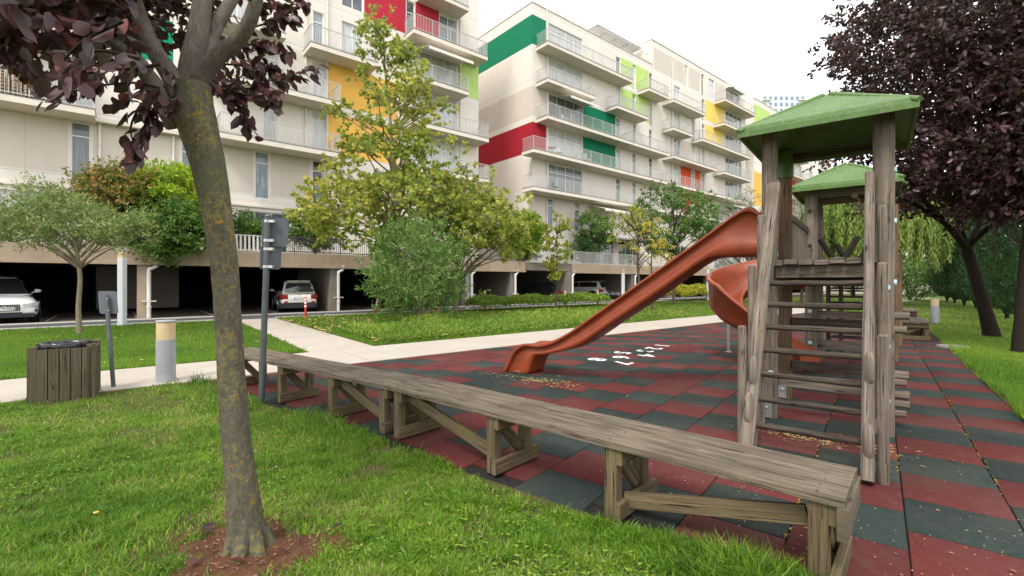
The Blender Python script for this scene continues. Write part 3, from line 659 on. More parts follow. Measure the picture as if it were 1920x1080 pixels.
# ---------------------------------------------------------------- garage under the terrace
faceG = lambda s_, o_, z: B(s_, D_GAR-o_, z)
sG = lambda px: S(px, D_GAR)
gar = thing('parking_garage', 'open concrete parking garage with planted terrace on top, below the apartment blocks', 'garage', B(10, D_GAR, 0))
mb = MB(); sa, sb_ = -20, sG(985)
for q0, q1 in ((-20, sG(985)), (sG(1076), 80)):
    mb.box(faceG((q0+q1)/2, -.12, 2.62), (q1-q0, .24, .74), AX); mb.box(faceG((q0+q1)/2, .04, 2.30), (q1-q0, .08, .10), AX)
q0, q1 = sG(985), sG(1076); mb.box(faceG((q0+q1)/2, -1.1, 2.86), (q1-q0-.02, .24, .26), AX)
mb.build('fascia', 'concrete', gar)
mb = MB(); mb.box(faceG(30, -4.7, 2.70), (100, 8.9, .58), AX); mb.build('roof_slab', 'concrete_grey', gar)
colp = [-60, 270, 628, 880, 962, 1070, 1188, 1262, 1330, 1372]
for px in colp:
    mb = MB(); mb.box(faceG(sG(px), -.3, 1.19), (.45, .5, 2.38), AX); mb.build('column', 'concrete_grey' if px != 270 else 'concrete', gar)
for px in colp[1:]:
    s_ = sG(px)+.16; mb = MB(); mb.cyl(faceG(s_, .06, .02), faceG(s_, .06, 1.95), .075, 10)
    mb.tube([faceG(s_, .06, 1.9), faceG(s_, .06, 2.05), faceG(s_+.28, -.02, 2.2), faceG(s_+.28, -.05, 2.4)], .075, 10)
    mb.cyl(faceG(s_, .06, .45), faceG(s_, .06, .5), .1, 10); mb.box(faceG(s_, .06, .72), (.5, .12, .04), AX); mb.build('drainpipe', 'white_pipe', gar)
for px, d0, d1 in ((628, 25.6, 31), (962, 25.6, 33), (1070, 25.6, 33), (1188, 25.6, 33), (1262, 25.6, 33), (880, 25.6, 32)):
    mb = MB(); mb.box(B(sG(px)-.1, (d0+d1)/2, 1.2), (.2, d1-d0, 2.4), AX); mb.build('partition_wall', 'concrete_grey', gar)
for p0, p1 in ((180, 335), (560, 590), (1025, 1055)):
    s0_, s1_ = S(p0, 31.8), S(p1, 31.8); mb = MB(); mb.box(B((s0_+s1_)/2, 31.8, 1.25), (s1_-s0_, .25, 2.2), AX); mb.build('back_wall_panel', 'concrete_grey', gar)
mb = MB(); mb.box(B(30, 43, 1.2), (110, .2, 2.7), AX); mb.box(B(-20.5, 34, 1.2), (.2, 18, 2.7), AX); mb.box(B(80.5, 34, 1.2), (.2, 18, 2.7), AX); mb.build('rear_wall', 'concrete_painted_shade', gar)
mb = MB(); mb.box(B(30, 38.8, 2.55), (110, 9.2, .1), AX); mb.build('ceiling', 'concrete_painted_shade', gar)
def fence(p0, p1, mat, step, h=.95, th=.02):
    mb = MB(); q0, q1 = sG(p0), sG(p1); n_ = int((q1-q0)/step)
    for k in range(n_+1): mb.box(faceG(q0+(q1-q0)*k/n_, -.12, 3.0+h/2), (th if k % 14 else .05, .02, h), AX)
    for z in (3.06, 3.0+h): mb.box(faceG((q0+q1)/2, -.12, z), (q1-q0, .04, .04), AX)
    mb.build('terrace_railing', mat, gar)
fence(436, 492, 'furniture_white', .16, .75, .09); fence(495, 640, 'trim_dark', .1, .8); fence(640, 985, 'trim_dark', .12, .8); fence(1000, 1072, 'rail_grey', .1, .95); fence(1078, 1260, 'rail_grey', .12, .95, .03); fence(1262, 1400, 'rail_grey', .2, .95, .03)
# terrace canopy below block B
mb = MB(); mb.box(B(S(1165, 27.5), 27.6, 5.55), (S(1215, 27.6)-S(1125, 27.6), 2.2, .14), AX)
for px in (1127, 1170, 1213): mb.beam(B(S(px, 26.6), 26.6, 3.0), B(S(px, 26.6), 26.6, 5.5), .12, .12)
t_ = thing('terrace_canopy', 'brown flat canopy on posts above the terrace below the middle block', 'canopy', B(S(1165, 27.5), 27.6, 3)); mb.build('frame', 'pergola_roof', t_)

# ---------------------------------------------------------------- balcony things
def chair_(label, p, mat, group='chairs standing on balconies', rz=0):
    t_ = thing('balcony_chair', label, 'chair', p, group, world=False, rotz=rz)
    a_ = MB(); a_.box((0, 0, .44), (.46, .46, .05)); a_.build('seat', mat, t_)
    a_ = MB(); a_.beam((0, .22, .46), (0, .28, .9), .46, .035, up=(0, 1, 0)); a_.build('backrest', mat, t_)
    for x in (-.2, .2):
        for y in (-.2, .2):
            a_ = MB(); a_.cyl((x, y, 0), (x, y, .43), .018, 6); a_.build('leg', mat, t_)
    return t_
def table_(label, p, mat):
    t_ = thing('balcony_table', label, 'table', p, 'tables standing on balconies', world=False)
    a_ = MB(); a_.cyl((0, 0, .70), (0, 0, .73), .38, 16); a_.build('table_top', mat, t_); a_ = MB(); a_.cyl((0, 0, 0), (0, 0, .7), .03, 8); a_.cyl((0, 0, 0), (0, 0, .03), .2, 12); a_.build('pedestal', mat, t_)
chair_('white chair on the middle block balcony in front of the lowest green panel', B(S(1100, 28), 28, 12.13), 'furniture_white', rz=2.2)
chair_('white chair at left of the long balcony above the green panel', B(S(1048, 28), 28, 12.13), 'furniture_white', rz=.4)
chair_('white armchair on the patterned balcony just under the awning of the middle block', B(S(1060, 28), 28, 15.13), 'furniture_white', rz=1)
chair_('dark chair on the lowest long balcony of the middle block', B(S(1042, 28), 28, 9.13), 'furniture_dark', rz=1)
chair_('dark chair at the far left block lowest right balcony', B(S(880, 28.2), 28.2, 9.13), 'furniture_dark', rz=2)
table_('round white table on the middle block balcony beside the red corner', B(S(1035, 28), 28, 12.13), 'furniture_white')
table_('round dark table on the lowest right balcony of the left block', B(S(868, 28.2), 28.2, 9.13), 'furniture_dark')
t_ = thing('firewood_rack', 'stacked split firewood on the far left balcony', 'firewood', B(S(40, 28.3), 28.3, 9.12))
mb = MB(); sw = S(40, 28.3)
for r_ in range(8):
    for k in range(9-(r_ > 5)*2): mb.cyl(B(sw-.7+k*.17, 28.1, 9.22+r_*.145), B(sw-.7+k*.17+random.uniform(-.03, .03), 28.55, 9.22+r_*.145), random.uniform(.055, .075), 7)
mb.build('logs', 'firewood', t_)
mb = MB()
for k in range(2): mb.box(B(sw-.85+k*1.7, 28.3, 9.75), (.05, .5, 1.25), AX)
mb.build('rack', 'furniture_dark', t_)

# ---------------------------------------------------------------- play towers
random.seed(21)
def PV(a, b): return Vector((a*PR[0]+b*PU[0], a*PR[1]+b*PU[1], 0))
def log_post(mb, a, b, z0, z1, r, lean=(0, 0)):
    n_ = 7; mb.tube([P(a+lean[0]*i/n_, b+lean[1]*i/n_, z0+(z1-z0)*i/n_) for i in range(n_+1)], [r*random.uniform(.96, 1.04) for _ in range(n_+1)], 16)
def roof(root, a0, a1, b0, b1, ze, zp):
    ca, cb = (a0+a1)/2, (b0+b1)/2; n_ = 9; rings = []
    def ring(f, z): return [P(ca+(x-ca)*f, cb+(y-cb)*f, z) for x, y in ((a0, b0), (a1, b0), (a1, b1), (a0, b1))]
    rings.append(ring(1, ze-.055)); rings.append(ring(1.0, ze)); rings.append(ring(.965, ze+.012))
    for i in range(n_):
        f0 = .93*(1-i/n_)**.97+.03; f1 = .93*(1-(i+1)/n_)**.97+.03; z0 = ze+.02+(zp-ze-.03)*(1-f0)**1.02; z1 = ze+.02+(zp-ze-.03)*(1-f1)**1.02
        rings.append(ring(f0, z0+.010)); rings.append(ring(f0-.012, z0+.030)); rings.append(ring(f1+.03, z1+.012)); rings.append(ring(f1+.018, z1-.010))
    rings.append(ring(.03, zp)); rings.append(ring(.012, zp+.012))
    mb = MB(); mb.loft(rings, cap=False, smooth=False); top = rings[-1]; mb.add(top, [(0, 1, 2, 3)])
    und = [ring(1, ze-.055), ring(.97, ze-.055)]
    for i in range(n_+1):
        f = .95*(1-i/(n_+.4)); z = ze-.03+(zp-ze-.06)*(1-f)
        und.append(ring(f, z)); und.append(ring(f-.012, z+.012))
    mb.loft([r[::-1] for r in und], cap=False, smooth=False)
    o = mb.build('roof', 'roof_green', root); 
    h_ = MB()
    for x, y in ((a0, b0), (a1, b0), (a1, b1), (a0, b1)):
        h_.tube([P(ca+(x-ca)*f, cb+(y-cb)*f, ze+.012+(zp-ze)*(1-f)) for f in (1.0, .7, .4, .05)], [.028, .03, .03, .035], 8)
    h_.build('hip_ridge', 'roof_green', root); return o
tw = thing('play_tower', 'weathered log play tower with ladder, round posts and moss-stained green roof, nearer of the two', 'play tower', P(-.45, 6.45, 0))
posts = [(-.95, 5.92, .078, 'wood_log'), (.05, 5.92, .086, 'wood_log'), (-.95, 7.03, .08, 'wood_log_brown'), (.05, 7.03, .08, 'wood_log')]
for a, b, r_, m_ in posts:
    mb = MB(); log_post(mb, a, b, .0, 3.32 if b < 6.5 else 3.2, r_); mb.build('post', m_, tw)
    mb = MB(); mb.box(P(a-.02, b-r_-.012, .09), (.09, .02, .15), ((*PR, 0), (*PU, 0), (0, 0, 1))); mb.disc(P(a-.02, b-r_-.03, .12), (-PU[0], -PU[1], 0), .018, 8); mb.build('bracket', 'galvanised', tw)
mb = MB()
for p_, d_ in [(P(.07, 5.833, z), (-PU[0], -PU[1], 0)) for z in (.35, .88, 1.45)]+[(P(-.93, 5.84, .5), (-PU[0], -PU[1], 0))]+[(P(.138, 5.92, z), (*PR, 0)) for z in (1.5, 2.1, 2.6)]:
    mb = MB(); mb.disc(p_, d_, .032, 12, h=.012); mb.build('bolt_cap', 'bolt_blue', tw)
AXP = ((*PR, 0), (*PU, 0), (0, 0, 1))
mb = MB(); k = 0; b = 5.86
while b < 9.75:
    mb.box(P(-.45, b, 1.715+random.uniform(-.004, .004)), (.86 if b < 6.1 or 6.9 < b < 7.15 or b > 9.6 else 1.06, .105, .05), AXP); b += .122
for i, a in enumerate(np.arange(-.86, -.02, .135)): mb.box(P(a, 5.80, 1.72+random.uniform(-.006, .006)), (.115, .14, .055), AXP)
mb.build('deck', 'wood_log', tw)
mb = MB(); mb.box(P(-.45, 5.86, 1.62), (.86, .06, .13), AXP); mb.build('deck_beam', 'wood_log', tw)
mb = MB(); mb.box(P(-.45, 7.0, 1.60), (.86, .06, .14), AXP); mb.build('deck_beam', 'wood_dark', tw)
for a in (-1.0, .1):
    mb = MB(); mb.beam(P(a, 6.02, 1.62), P(a, 9.7, 1.62), .06, .14); mb.build('deck_beam', 'wood_log', tw)
for b, z, h in ((6.05, .40, .12), (7.0, .98, .14), (7.0, .45, .1)):
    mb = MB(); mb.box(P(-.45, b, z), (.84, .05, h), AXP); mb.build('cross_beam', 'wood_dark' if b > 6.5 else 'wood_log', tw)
# ladder
z_at = lambda z: 4.4+.551*z
def stringer(a, top, hw=.05):
    mb = MB(); n_ = 8; X = Vector((*PR, 0))
    pts = [P(a+random.uniform(-.004, .004), z_at(z), z) for z in np.linspace(.0, top, n_)]; dirn = (pts[-1]-pts[0]).normalized(); Y = dirn.cross(X).normalized()
    rings = []
    for i, p in enumerate(pts):
        wd = hw*random.uniform(.92, 1.06); dp = (.105 if i < n_-2 else .075)*random.uniform(.94, 1.06)
        rings.append([p+X*x*wd+Y*y*dp for x, y in ((-1, -.8), (-.6, -1), (.6, -1), (1, -.8), (1, .8), (.6, 1), (-.6, 1), (-1, .8))])
    mb.loft(rings, smooth=False); return mb
stringer(-.885, 2.55, .058).build('ladder_stringer', 'wood_log', tw); stringer(-.06, 2.55, .04).build('ladder_stringer', 'wood_log', tw)
for i in range(7):
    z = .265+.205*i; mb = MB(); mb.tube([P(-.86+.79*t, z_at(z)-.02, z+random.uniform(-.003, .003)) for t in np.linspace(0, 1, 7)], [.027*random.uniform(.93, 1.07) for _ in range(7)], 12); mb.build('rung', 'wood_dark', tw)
for side_, a in ((1, .035), (-1, -.965)):
    for b, z1 in ((4.47 if side_ > 0 else 4.62, 1.1), (5.05, 1.66), (5.5, 2.2)):
        mb = MB(); log_post(mb, a, b, 0, z1, .037); mb.tube([P(a, b, z1), P(a, b, z1+.012)], [.035, .025], 12); mb.build('ladder_support', 'wood_log', tw)
    for z in (.32, .82) if side_ > 0 else (.42, .72):
        mb = MB(); bb = z_at(z)-.16; aa = a-.085*side_; mb.tube([P(aa, bb, z-.12), P(aa, bb-.005, z-.09), P(aa, bb, z+.08), P(aa, bb+.03, z+.11)], [.030, .036, .036, .024], 12); mb.build('grip_block', 'wood_log', tw)
# side climber on the right: ends of split logs
for z in (1.16, 1.02, .56, .49, .36, .27, .17):
    for b in (6.1,):
        mb = MB(); mb.beam(P(.12, b+.1, z), P(.245+random.uniform(-.03, .02), b+.1, z), .1, .075, bevel=.018); mb.build('side_step', 'wood_log', tw)
for b in (6.2, 6.75):
    mb = MB(); mb.beam(P(.16, b+.04, .05), P(.16, b+.04, 1.35), .04, .06); mb.build('side_step_rail', 'wood_dark', tw)
roof(tw, -1.2, .30, 5.55, 7.22, 3.13, 3.62)
mb = MB(); mb.cyl(P(-.95, 7.03, 2.86), P(-.95, 7.03, 3.2), .097, 14); mb.build('roof_socket', 'roof_green', tw)
for a0_, a1_, b in ((-.95, .05, 7.03), ):
    mb = MB(); mb.beam(P(a0_, b, 3.12), P(a1_, b, 3.12), .05, .08); mb.build('roof_beam', 'wood_dark', tw)
# bridge railings
for a in (-.98, .10):
    mb = MB(); mb.beam(P(a, 7.1, 2.42), P(a, 9.68, 2.42), .06, .09); mb.build('bridge_rail', 'wood_dark', tw)
    mb = MB(); b = 7.2
    if a < 0:
        while b < 9.6: mb.box(P(a, b, 2.04), (.025, .085, .72), AXP); b += .105
        mb.build('bridge_slats', 'wood_log', tw)
mb = MB()
for (a, b, z), (da, dz) in (((-.42, 7.3, 1.74), (-.17, .33)), ((-.36, 7.35, 1.74), (.17, .34)), ((-.2, 7.3, 1.74), (.14, .24)), ((-.3, 7.5, 1.74), (-.12, .26))): mb.tube([P(a, b, z), P(a+da, b, z+dz)], [.036, .034], 10)
mb.build('crossed_logs', 'wood_dark', tw)
# slide
ts = []
def slide_pt(px, py, b=6.17):
    k = (px-960)/F; Y = b/(PU[0]*k+PU[1]); return np.array((Y*(PR[0]*k+PR[1]), H+(HY-py)*Y/F))
prs = [((1424, 398), (1426, 478)), ((1412, 389), (1400, 479)), ((1399, 388), (1370, 480)), ((1375, 402), (1336, 481)), ((1340, 428), (1309, 493)), ((1296, 460), (1268, 522)), ((1251, 492), (1226, 552)), ((1200, 528), (1178, 584)), ((1154, 561), (1132, 615)), ((1100, 599), (1085, 647)),
       ((1069, 621), (1055, 658)), ((1037, 638), (1032, 663)), ((1006, 645), (1012, 667)), ((978, 645), (1001, 668)), ((961, 657), (994, 678)), ((951, 676), (989, 693)), ((942, 697), (985, 708))]
up_ = [slide_pt(*u) for u, l in prs]; lo_ = [slide_pt(*l) for u, l in prs]
def cat(pts, m=3):
    out = []; n_ = len(pts)
    for i in range(n_-1):
        p0, p1, p2, p3 = pts[max(i-1, 0)], pts[i], pts[i+1], pts[min(i+2, n_-1)]
        for j in range(m):
            t = j/m; out.append(.5*((2*p1)+(-p0+p2)*t+(2*p0-5*p1+4*p2-p3)*t*t+(-p0+3*p1-3*p2+p3)*t**3))
    out.append(pts[-1]); return out
up_ = cat(up_); lo_ = cat(lo_); rings = []
for u, l in zip(up_, lo_):
    d = u-l; L_ = np.linalg.norm(d); d = d/L_
    def q(bb, f, off=0.0): p = l+d*(L_*f+off); return P(p[0], bb, max(p[1], .004))
    b0 = 6.17; wd = .56; lip = min(.06, L_*.4); fl = min(.05, L_*.3)
    near = [q(b0+.006, 1, -lip-.003), q(b0, 1, -lip+.008), q(b0, 1, -.014), q(b0+.012, 1), q(b0+.055, 1), q(b0+.075, 1, -.02), q(b0+.095, 0, fl+.03), q(b0+.13, 0, fl)]
    far = [q(2*b0+wd-(x_), f_, o_) for x_, f_, o_ in ((b0+.13, 0, fl), (b0+.095, 0, fl+.03), (b0+.075, 1, -.02), (b0+.055, 1, 0), (b0+.012, 1, 0), (b0, 1, -.014), (b0, 1, -lip+.008), (b0+.006, 1, -lip-.003))]
    under = [q(b0+wd-.05, 1, -lip-.004), q(b0+wd-.06, 1, -lip-.02), q(b0+wd-.065, .35), q(b0+wd-.04, .3), q(b0+wd-.045, .02), q(b0+wd-.07, 0), q(b0+.07, 0), q(b0+.045, .02), q(b0+.04, .3), q(b0+.065, .35), q(b0+.06, 1, -lip-.02), q(b0+.05, 1, -lip-.004)]
    rings.append(near+far+under)
sl_ = thing('slide', 'long straight orange plastic slide running down from the nearer play tower to the rubber paving', 'slide', P(-3, 6.45, 0))
mb = MB(); mb.loft(rings, cap=True); mb.build('chute', 'slide_orange', sl_)
e0 = up_[0]; l0 = lo_[0]
mb = MB(); mb.beam(P(-1.06, 6.13, l0[1]-.0), P(-1.06, 6.13, l0[1]+.12), .05, .09); mb.disc(P(-1.06, 6.09, l0[1]+.06), (-PU[0], -PU[1], 0), .02, 8); mb.build('mounting_block', 'wood_dark', sl_)
# second tower
tw2 = thing('play_tower', 'farther log play tower with a smaller-looking green roof behind the ladder tower', 'play tower', P(-.45, 10.3, 0))
for a, b in ((-.92, 9.76), (.05, 9.76), (-.92, 10.86), (.05, 10.86)):
    mb = MB(); log_post(mb, a, b, 0, 3.2, .095); mb.build('post', 'wood_log', tw2)
    mb = MB(); mb.box(P(a, b-.105, .1), (.08, .02, .14), AXP); mb.build('bracket', 'galvanised', tw2)
for z in (.45, 1.0, 2.15, 2.75): mb = MB(); mb.disc(P(-.93, 9.66, z), (-PU[0], -PU[1], 0), .034, 10, h=.013); mb.build('bolt_cap', 'bolt_blue' if z < 2 else 'wood_dark', tw2)
roof(tw2, -1.19, .32, 9.38, 11.05, 3.12, 3.6)
for b, z in ((9.78, 3.03), (10.86, 3.05)):
    mb = MB(); mb.beam(P(-.9, b, z), P(.05, b, z), .06, .1); mb.build('roof_beam', 'wood_log', tw2)
mb = MB(); b = 9.82
while b < 10.9: mb.box(P(-.45, b, 1.715), (.86, .1, .05), AXP); b += .118
mb.build('deck', 'wood_log', tw2)
for z0_, z1_ in ((.42, 1.58),):
    mb = MB(); z = z0_
    while z < z1_: mb.box(P(-.3, 11.3, z), (.95, .09, .03), AXP); z += .115
    mb.build('stair_treads', 'wood_dark', tw2)
mb = MB()
for i in range(9): mb.box(P(-.3, 11.0+i*.14, .18+(8-i)*.0+.165*i*0+1.55-.17*i), (.9, .2, .035), AXP)
mb.build('steps', 'wood_dark', tw2)
for z_, h_ in ((.42, .16), (.95, .12)): mb = MB(); mb.box(P(-.45, 9.85, z_), (.86, .05, h_), AXP); mb.build('cross_beam', 'wood_log', tw2)
for a in (-.75, -.55):
    mb = MB(); mb.box(P(a, 10.95, .9), (.07, .07, 1.6), AXP); mb.build('inner_post', 'wood_dark', tw2)
rp = MB(); rp.tube([P(-.30, 9.8, 3.02), P(-.12, 10.0, 2.6), P(.02, 10.3, 2.25)], .014, 6); rp.disc(P(-.30, 9.77, 2.97), (PU[0], PU[1], 0), .05, 8, h=.03)
tag(rp.build('climbing_rope', 'rope'), 'brown rope hanging slantwise under the farther green roof', 'rope')
# spiral slide
sp = thing('spiral_slide', 'orange plastic spiral slide curving down beside the farther play tower on a steel pole', 'slide', P(-1.7, 10.0, 0))
rings = []; cen = (-1.70, 10.0); Rr = .66
path = [(-.98, 10.62, 1.50)]
for t in np.linspace(0, 1, 18):
    th = R(95+t*175); path.append((cen[0]+Rr*math.cos(th), cen[1]+Rr*math.sin(th)*.95, 1.46-.84*t**1.15))
path += [(-1.42, 9.33, .48), (-1.2, 9.27, .34), (-1.0, 9.20, .24), (-.86, 9.14, .17)]
for i, (a, b, z) in enumerate(path):
    a0_, b0_ = path[max(i-1, 0)][:2]; a1_, b1_ = path[min(i+1, len(path)-1)][:2]
    t = Vector((a1_-a0_, b1_-b0_, 0)).normalized(); out = Vector((t.y, -t.x, 0))
    hi = np.interp(i, [0, 2, 14, 18, 22], [.40, .56, .62, .34, .20])
    prof = [(-.29, .16), (-.25, .17), (-.20, .02), (.05, -.03), (.20, .03), (.27, hi*.6), (.30, hi), (.34, hi+.01), (.37, hi-.01), (.37, hi-.05), (.33, hi-.055), (.31, .05), (.2, -.08), (-.0, -.12), (-.22, -.07), (-.27, .10), (-.31, .12)]
    rings.append([P(a+out.x*x, b+out.y*x, max(z+y, .003)) for x, y in prof])
mb = MB(); mb.loft(rings, cap=True); mb.build('trough', 'slide_orange', sp)
mb = MB(); pb = G(1366, 660); pb.z = 0; mb.cyl(pb, pb+Vector((0, 0, .95)), .03, 12); mb.cyl(pb, pb+Vector((0, 0, .01)), .07, 12); mb.build('support_pole', 'galvanised', sp)
# frame to the right of the far tower
fr = thing('monkey_bars', 'slim wooden monkey bars with crossbar standing right behind the farther tower', 'monkey bars', P(.35, 12.5, 0))
for a, b, h_ in ((.27, 11.6, 3.0), (.42, 14.5, 2.15), (-.15, 14.5, 2.15)):
    mb = MB(); log_post(mb, a, b, 0, h_, .05); mb.build('post', 'wood_log_brown', fr)
mb = MB(); mb.beam(P(-.2, 14.5, 2.13), P(.47, 14.5, 2.13), .07, .08); mb.build('crossbar', 'wood_log_brown', fr)
mb = MB(); mb.beam(P(.27, 11.6, 2.9), P(.3, 14.5, 2.13), .06, .07); mb.build('crossbar', 'wood_log', fr)
mb = MB(); mb.beam(P(.42, 14.48, 1.75), P(.24, 14.48, 2.1), .05, .05); mb.build('brace', 'wood_log_brown', fr)
# seesaw
ss = G(1392, 612); se = thing('seesaw', 'low log seesaw with an orange seat pad behind the slide pole', 'seesaw', ss)
ss.z = 0
mb = MB(); d_ = Vector((.95, .3, 0)); mb.tube([ss+Vector((-.45, -.15, .19)), ss+Vector((1.5, .5, .32))], .075, 10); mb.build('beam', 'wood_log', se)
mb = MB(); mb.tube([ss+Vector((-.42, -.14, .29)), ss+Vector((-.36, -.12, .31)), ss+Vector((.1, .03, .33)), ss+Vector((.15, .05, .31))], [.05, .085, .085, .05], 10); mb.build('seat', 'slide_orange', se)
mb = MB(); mb.tube([ss+Vector((.35, .0, .28)), ss+Vector((.28, .0, .55)), ss+Vector((.28, .2, .6)), ss+Vector((.35, .22, .28))], .015, 8); mb.build('handle', 'galvanised', se)
mb = MB(); mb.box(ss+Vector((.75, .25, .12)), (.2, .2, .24)); mb.build('pivot', 'wood_dark', se)
mb = MB(); g_ = G(1412, 640); mb.cyl(g_, g_+Vector((0, 0, .42)), .09, 12, bev=.015); tag(mb.build('log_stump', 'wood_log'), 'short upright log stump on the rubber paving behind the ladder', 'log stump')

# ---------------------------------------------------------------- benches
def make_bench(name, label, org, ang, L_, wd, legs, braces, group, planks=3, rails=True, endboard=None, hgt=.5):
    t_ = thing(name, label, 'bench', org, group, world=False, rotz=ang)
    mb = MB(); pw = wd/planks
    for i in range(planks):
        n_ = max(2, int(L_/.45)); y0 = i*pw+.006; y1 = (i+1)*pw-.004; rings = []
        for k in range(n_+1):
            x = -.03+(L_+.06)*k/n_; j = [random.uniform(-.003, .003) for _ in range(4)]
            rings.append([(x, y0+j[0], hgt-.045), (x, y1+j[1], hgt-.045), (x, y1+j[1], hgt-.005), (x, y1-.005, hgt+j[2]), (x, y0+.005, hgt+j[3]), (x, y0+j[0], hgt-.006)])
        mb.loft(rings, smooth=False)
    for k in range(int(9*L_)):    # drying cracks along the grain
        l_ = random.uniform(.06, .5); x = random.uniform(.03+l_/2, max(L_-.03-l_/2, .04+l_/2)); y = random.uniform(.02, wd-.02); q = random.uniform(-.008, .008); mb.beam((x-l_/2, y-q, hgt+.0006), (x+l_/2, y+q, hgt+.0006), random.uniform(.0015, .004), .0024, mi=1)
    for x, dx in legs:
        for i in range(planks):
            for q in (.25, .75): mb.cyl((x+random.uniform(-.01, .01), (i+q)*pw, hgt), (x, (i+q)*pw, hgt+.003), .007, 8, mi=1)
    mb.build('seat', ['wood_bench', 'trim_dark'], t_)
    for x, dx in legs:
        for y in (.07, wd-.07):
            mb = MB(); mb.beam((x, y, .0), (x, y, hgt-.047), .085, .085, up=(0, 1, 0), bevel=.006); mb.build('leg', 'wood_bench_leg', t_)
        mb = MB(); mb.beam((x+dx*.062, .03, hgt-.1), (x+dx*.062, wd-.03, hgt-.1), .04, .1, bevel=.004); mb.build('apron', 'wood_bench_leg', t_)
        if rails: mb = MB(); mb.beam((x+dx*.064, -.0, .065), (x+dx*.064, wd+.02, .065), .042, .105, bevel=.004); mb.build('foot_rail', 'wood_bench_leg', t_)
        mb = MB(); mb.beam((x-dx*.0, .11, hgt-.1), (x, wd-.1, .08), .04, .085, bevel=.004); mb.build('cross_brace', 'wood_bench_leg', t_)
    for xt, xb, zt, zb in braces:
        mb = MB(); mb.beam((xt, .135, zt), (xb, .135, zb), .035, .10, bevel=.004); mb.build('brace', 'wood_bench_leg', t_)
    if endboard is not None: mb = MB(); mb.beam((endboard, .0, hgt-.12), (endboard, wd, hgt-.12), .045, .15, bevel=.004); mb.build('end_board', 'wood_bench', t_)
    return t_
# segment 1: x runs leftwards in the photo direction -r; build with x along +r from its left end
def pang(da, db): v = PV(da, db); return math.atan2(v.y, v.x)
a1 = pang(3.6, -.22)
make_bench('low_bench', 'long grey plank bench in the foreground, the section ending at the lower right', P(-3.76, 2.86, 0), a1, 3.62, .52,
           [(.10, 1), (1.36, 1), (2.42, 1), (3.54, 1)], [(.16, 1.30, .40, .12), (2.48, 3.48, .10, .33)], 'long wooden benches edging the playground', endboard=3.64)
a2 = pang(3.28, .06)
make_bench('low_bench', 'second plank bench section, between the grey sign post and the foreground section', P(-7.06, 2.80, 0), a2, 3.26, .50,
           [(1.14, 1), (2.26, 1), (3.17, 1)], [(2.32, 3.1, .40, .12), ], 'long wooden benches edging the playground')
make_bench('low_bench', 'short plank bench section at the far left behind the lichened trunk', P(-7.62, 2.79, 0), pang(1.2, .04), .52, .50,
           [(.42, -1)], [(.04, .36, .40, .12)], 'long wooden benches edging the playground')
ab = pang(0, 1)
for i, (px0, py0, L_) in enumerate(((1745, 640, 2.3), (1722, 609, 2.6))):
    org = G(px0, py0); t_ = make_bench('box_bench', ('nearer' if i == 0 else 'farther')+' of the two wide low plank benches at the right edge of the playground', org, ab, L_, .78,
               [(.1, -1), (1.1, 1), (L_-.1, 1)], [(.2, 1.0, .38, .12)], 'wide benches at the right edge', planks=4, hgt=.48)

# ---------------------------------------------------------------- bin, posts, bollards
bn = G(124, 745); bn.z = 0; ang = math.atan2(BU[1], BU[0])-R(12)
t_ = thing('trash_bin', 'square weathered plank bin with a black liner bag folded over its rim', 'bin', bn, world=False, rotz=R(36)); t_.scale = (.80, .80, .98)
wb = .60; hb = .68
sides = MB()
for sx, ax_ in ((0, 0),):
    for k in range(5): sides.box((-.29+.13*k+.06, -.34, hb/2), (.118, .03, hb-.0))
sides.build('front_planks', 'wood_bin', t_)
for nm_, cx, n_ in (('left_planks', -.375, 5), ('right_planks', .375, 5)):
    mb = MB()
    for k in range(5): mb.box((cx, -.26+.13*k, hb/2), (.03, .118, hb))
    mb.build('side_planks', 'wood_bin', t_)
mb = MB()
for k in range(5): mb.box((-.29+.13*k+.06, .34, hb/2), (.118, .03, hb))
mb.build('rear_planks', 'wood_bin', t_)
for x in (-.34, .34):
    for y in (-.30, .30): mb = MB(); mb.box((x, y, hb/2+.02), (.11, .11, hb+.04)); mb.build('corner_post', 'wood_bin', t_, bevel=.006)
mb = MB(); n_ = 48; rings = []
for r0, z0_ in ((.02, -.32), (.20, -.3), (.255, .0), (.275, .030), (.295, .030), (.305, .01), (.307, -.03), (.303, -.05)):
    rings.append([Vector((math.cos(i*math.tau/n_)*(r0+.012*math.sin(i*2.7)+random.uniform(-.003, .003))*1.0, math.sin(i*math.tau/n_)*(r0+.01*math.sin(i*3.1))*1.0, hb+.035+z0_+.007*math.sin(i*1.9+r0*30)+random.uniform(-.003, .003))) for i in range(n_)])
mb.loft(rings, cap=False); mb.build('liner_bag', 'black_plastic', t_)
# leaning small sign
b_ = G(213, 727); b_.z = 0; top = W(199, 553, b_.y+.05)
t_ = thing('small_sign', 'low leaning grey sign seen from behind, between the plank bin and the nearest path lamp', 'sign', b_)
mb = MB(); mb.beam(b_, top, .05, .035, up=(0, 1, 0), bevel=.006); mb.build('post', 'metal_grey', t_)
def plate(c, X, Z, w_, h_, th=.004, r_=.03, n_=5):
    mb = MB(); X = Vector(X).normalized(); Z = Vector(Z).normalized(); Y = X.cross(Z); pts = []
    for cx, cz, a0_ in ((w_/2-r_, h_/2-r_, 0), (-w_/2+r_, h_/2-r_, 90), (-w_/2+r_, -h_/2+r_, 180), (w_/2-r_, -h_/2+r_, 270)):
        for i in range(n_): a = R(a0_+90*i/(n_-1)); pts.append((cx+r_*math.cos(a), cz+r_*math.sin(a)))
    mb.loft([[c+X*x+Z*z-Y*th for x, z in pts], [c+X*x+Z*z+Y*th for x, z in pts]], smooth=False); return mb
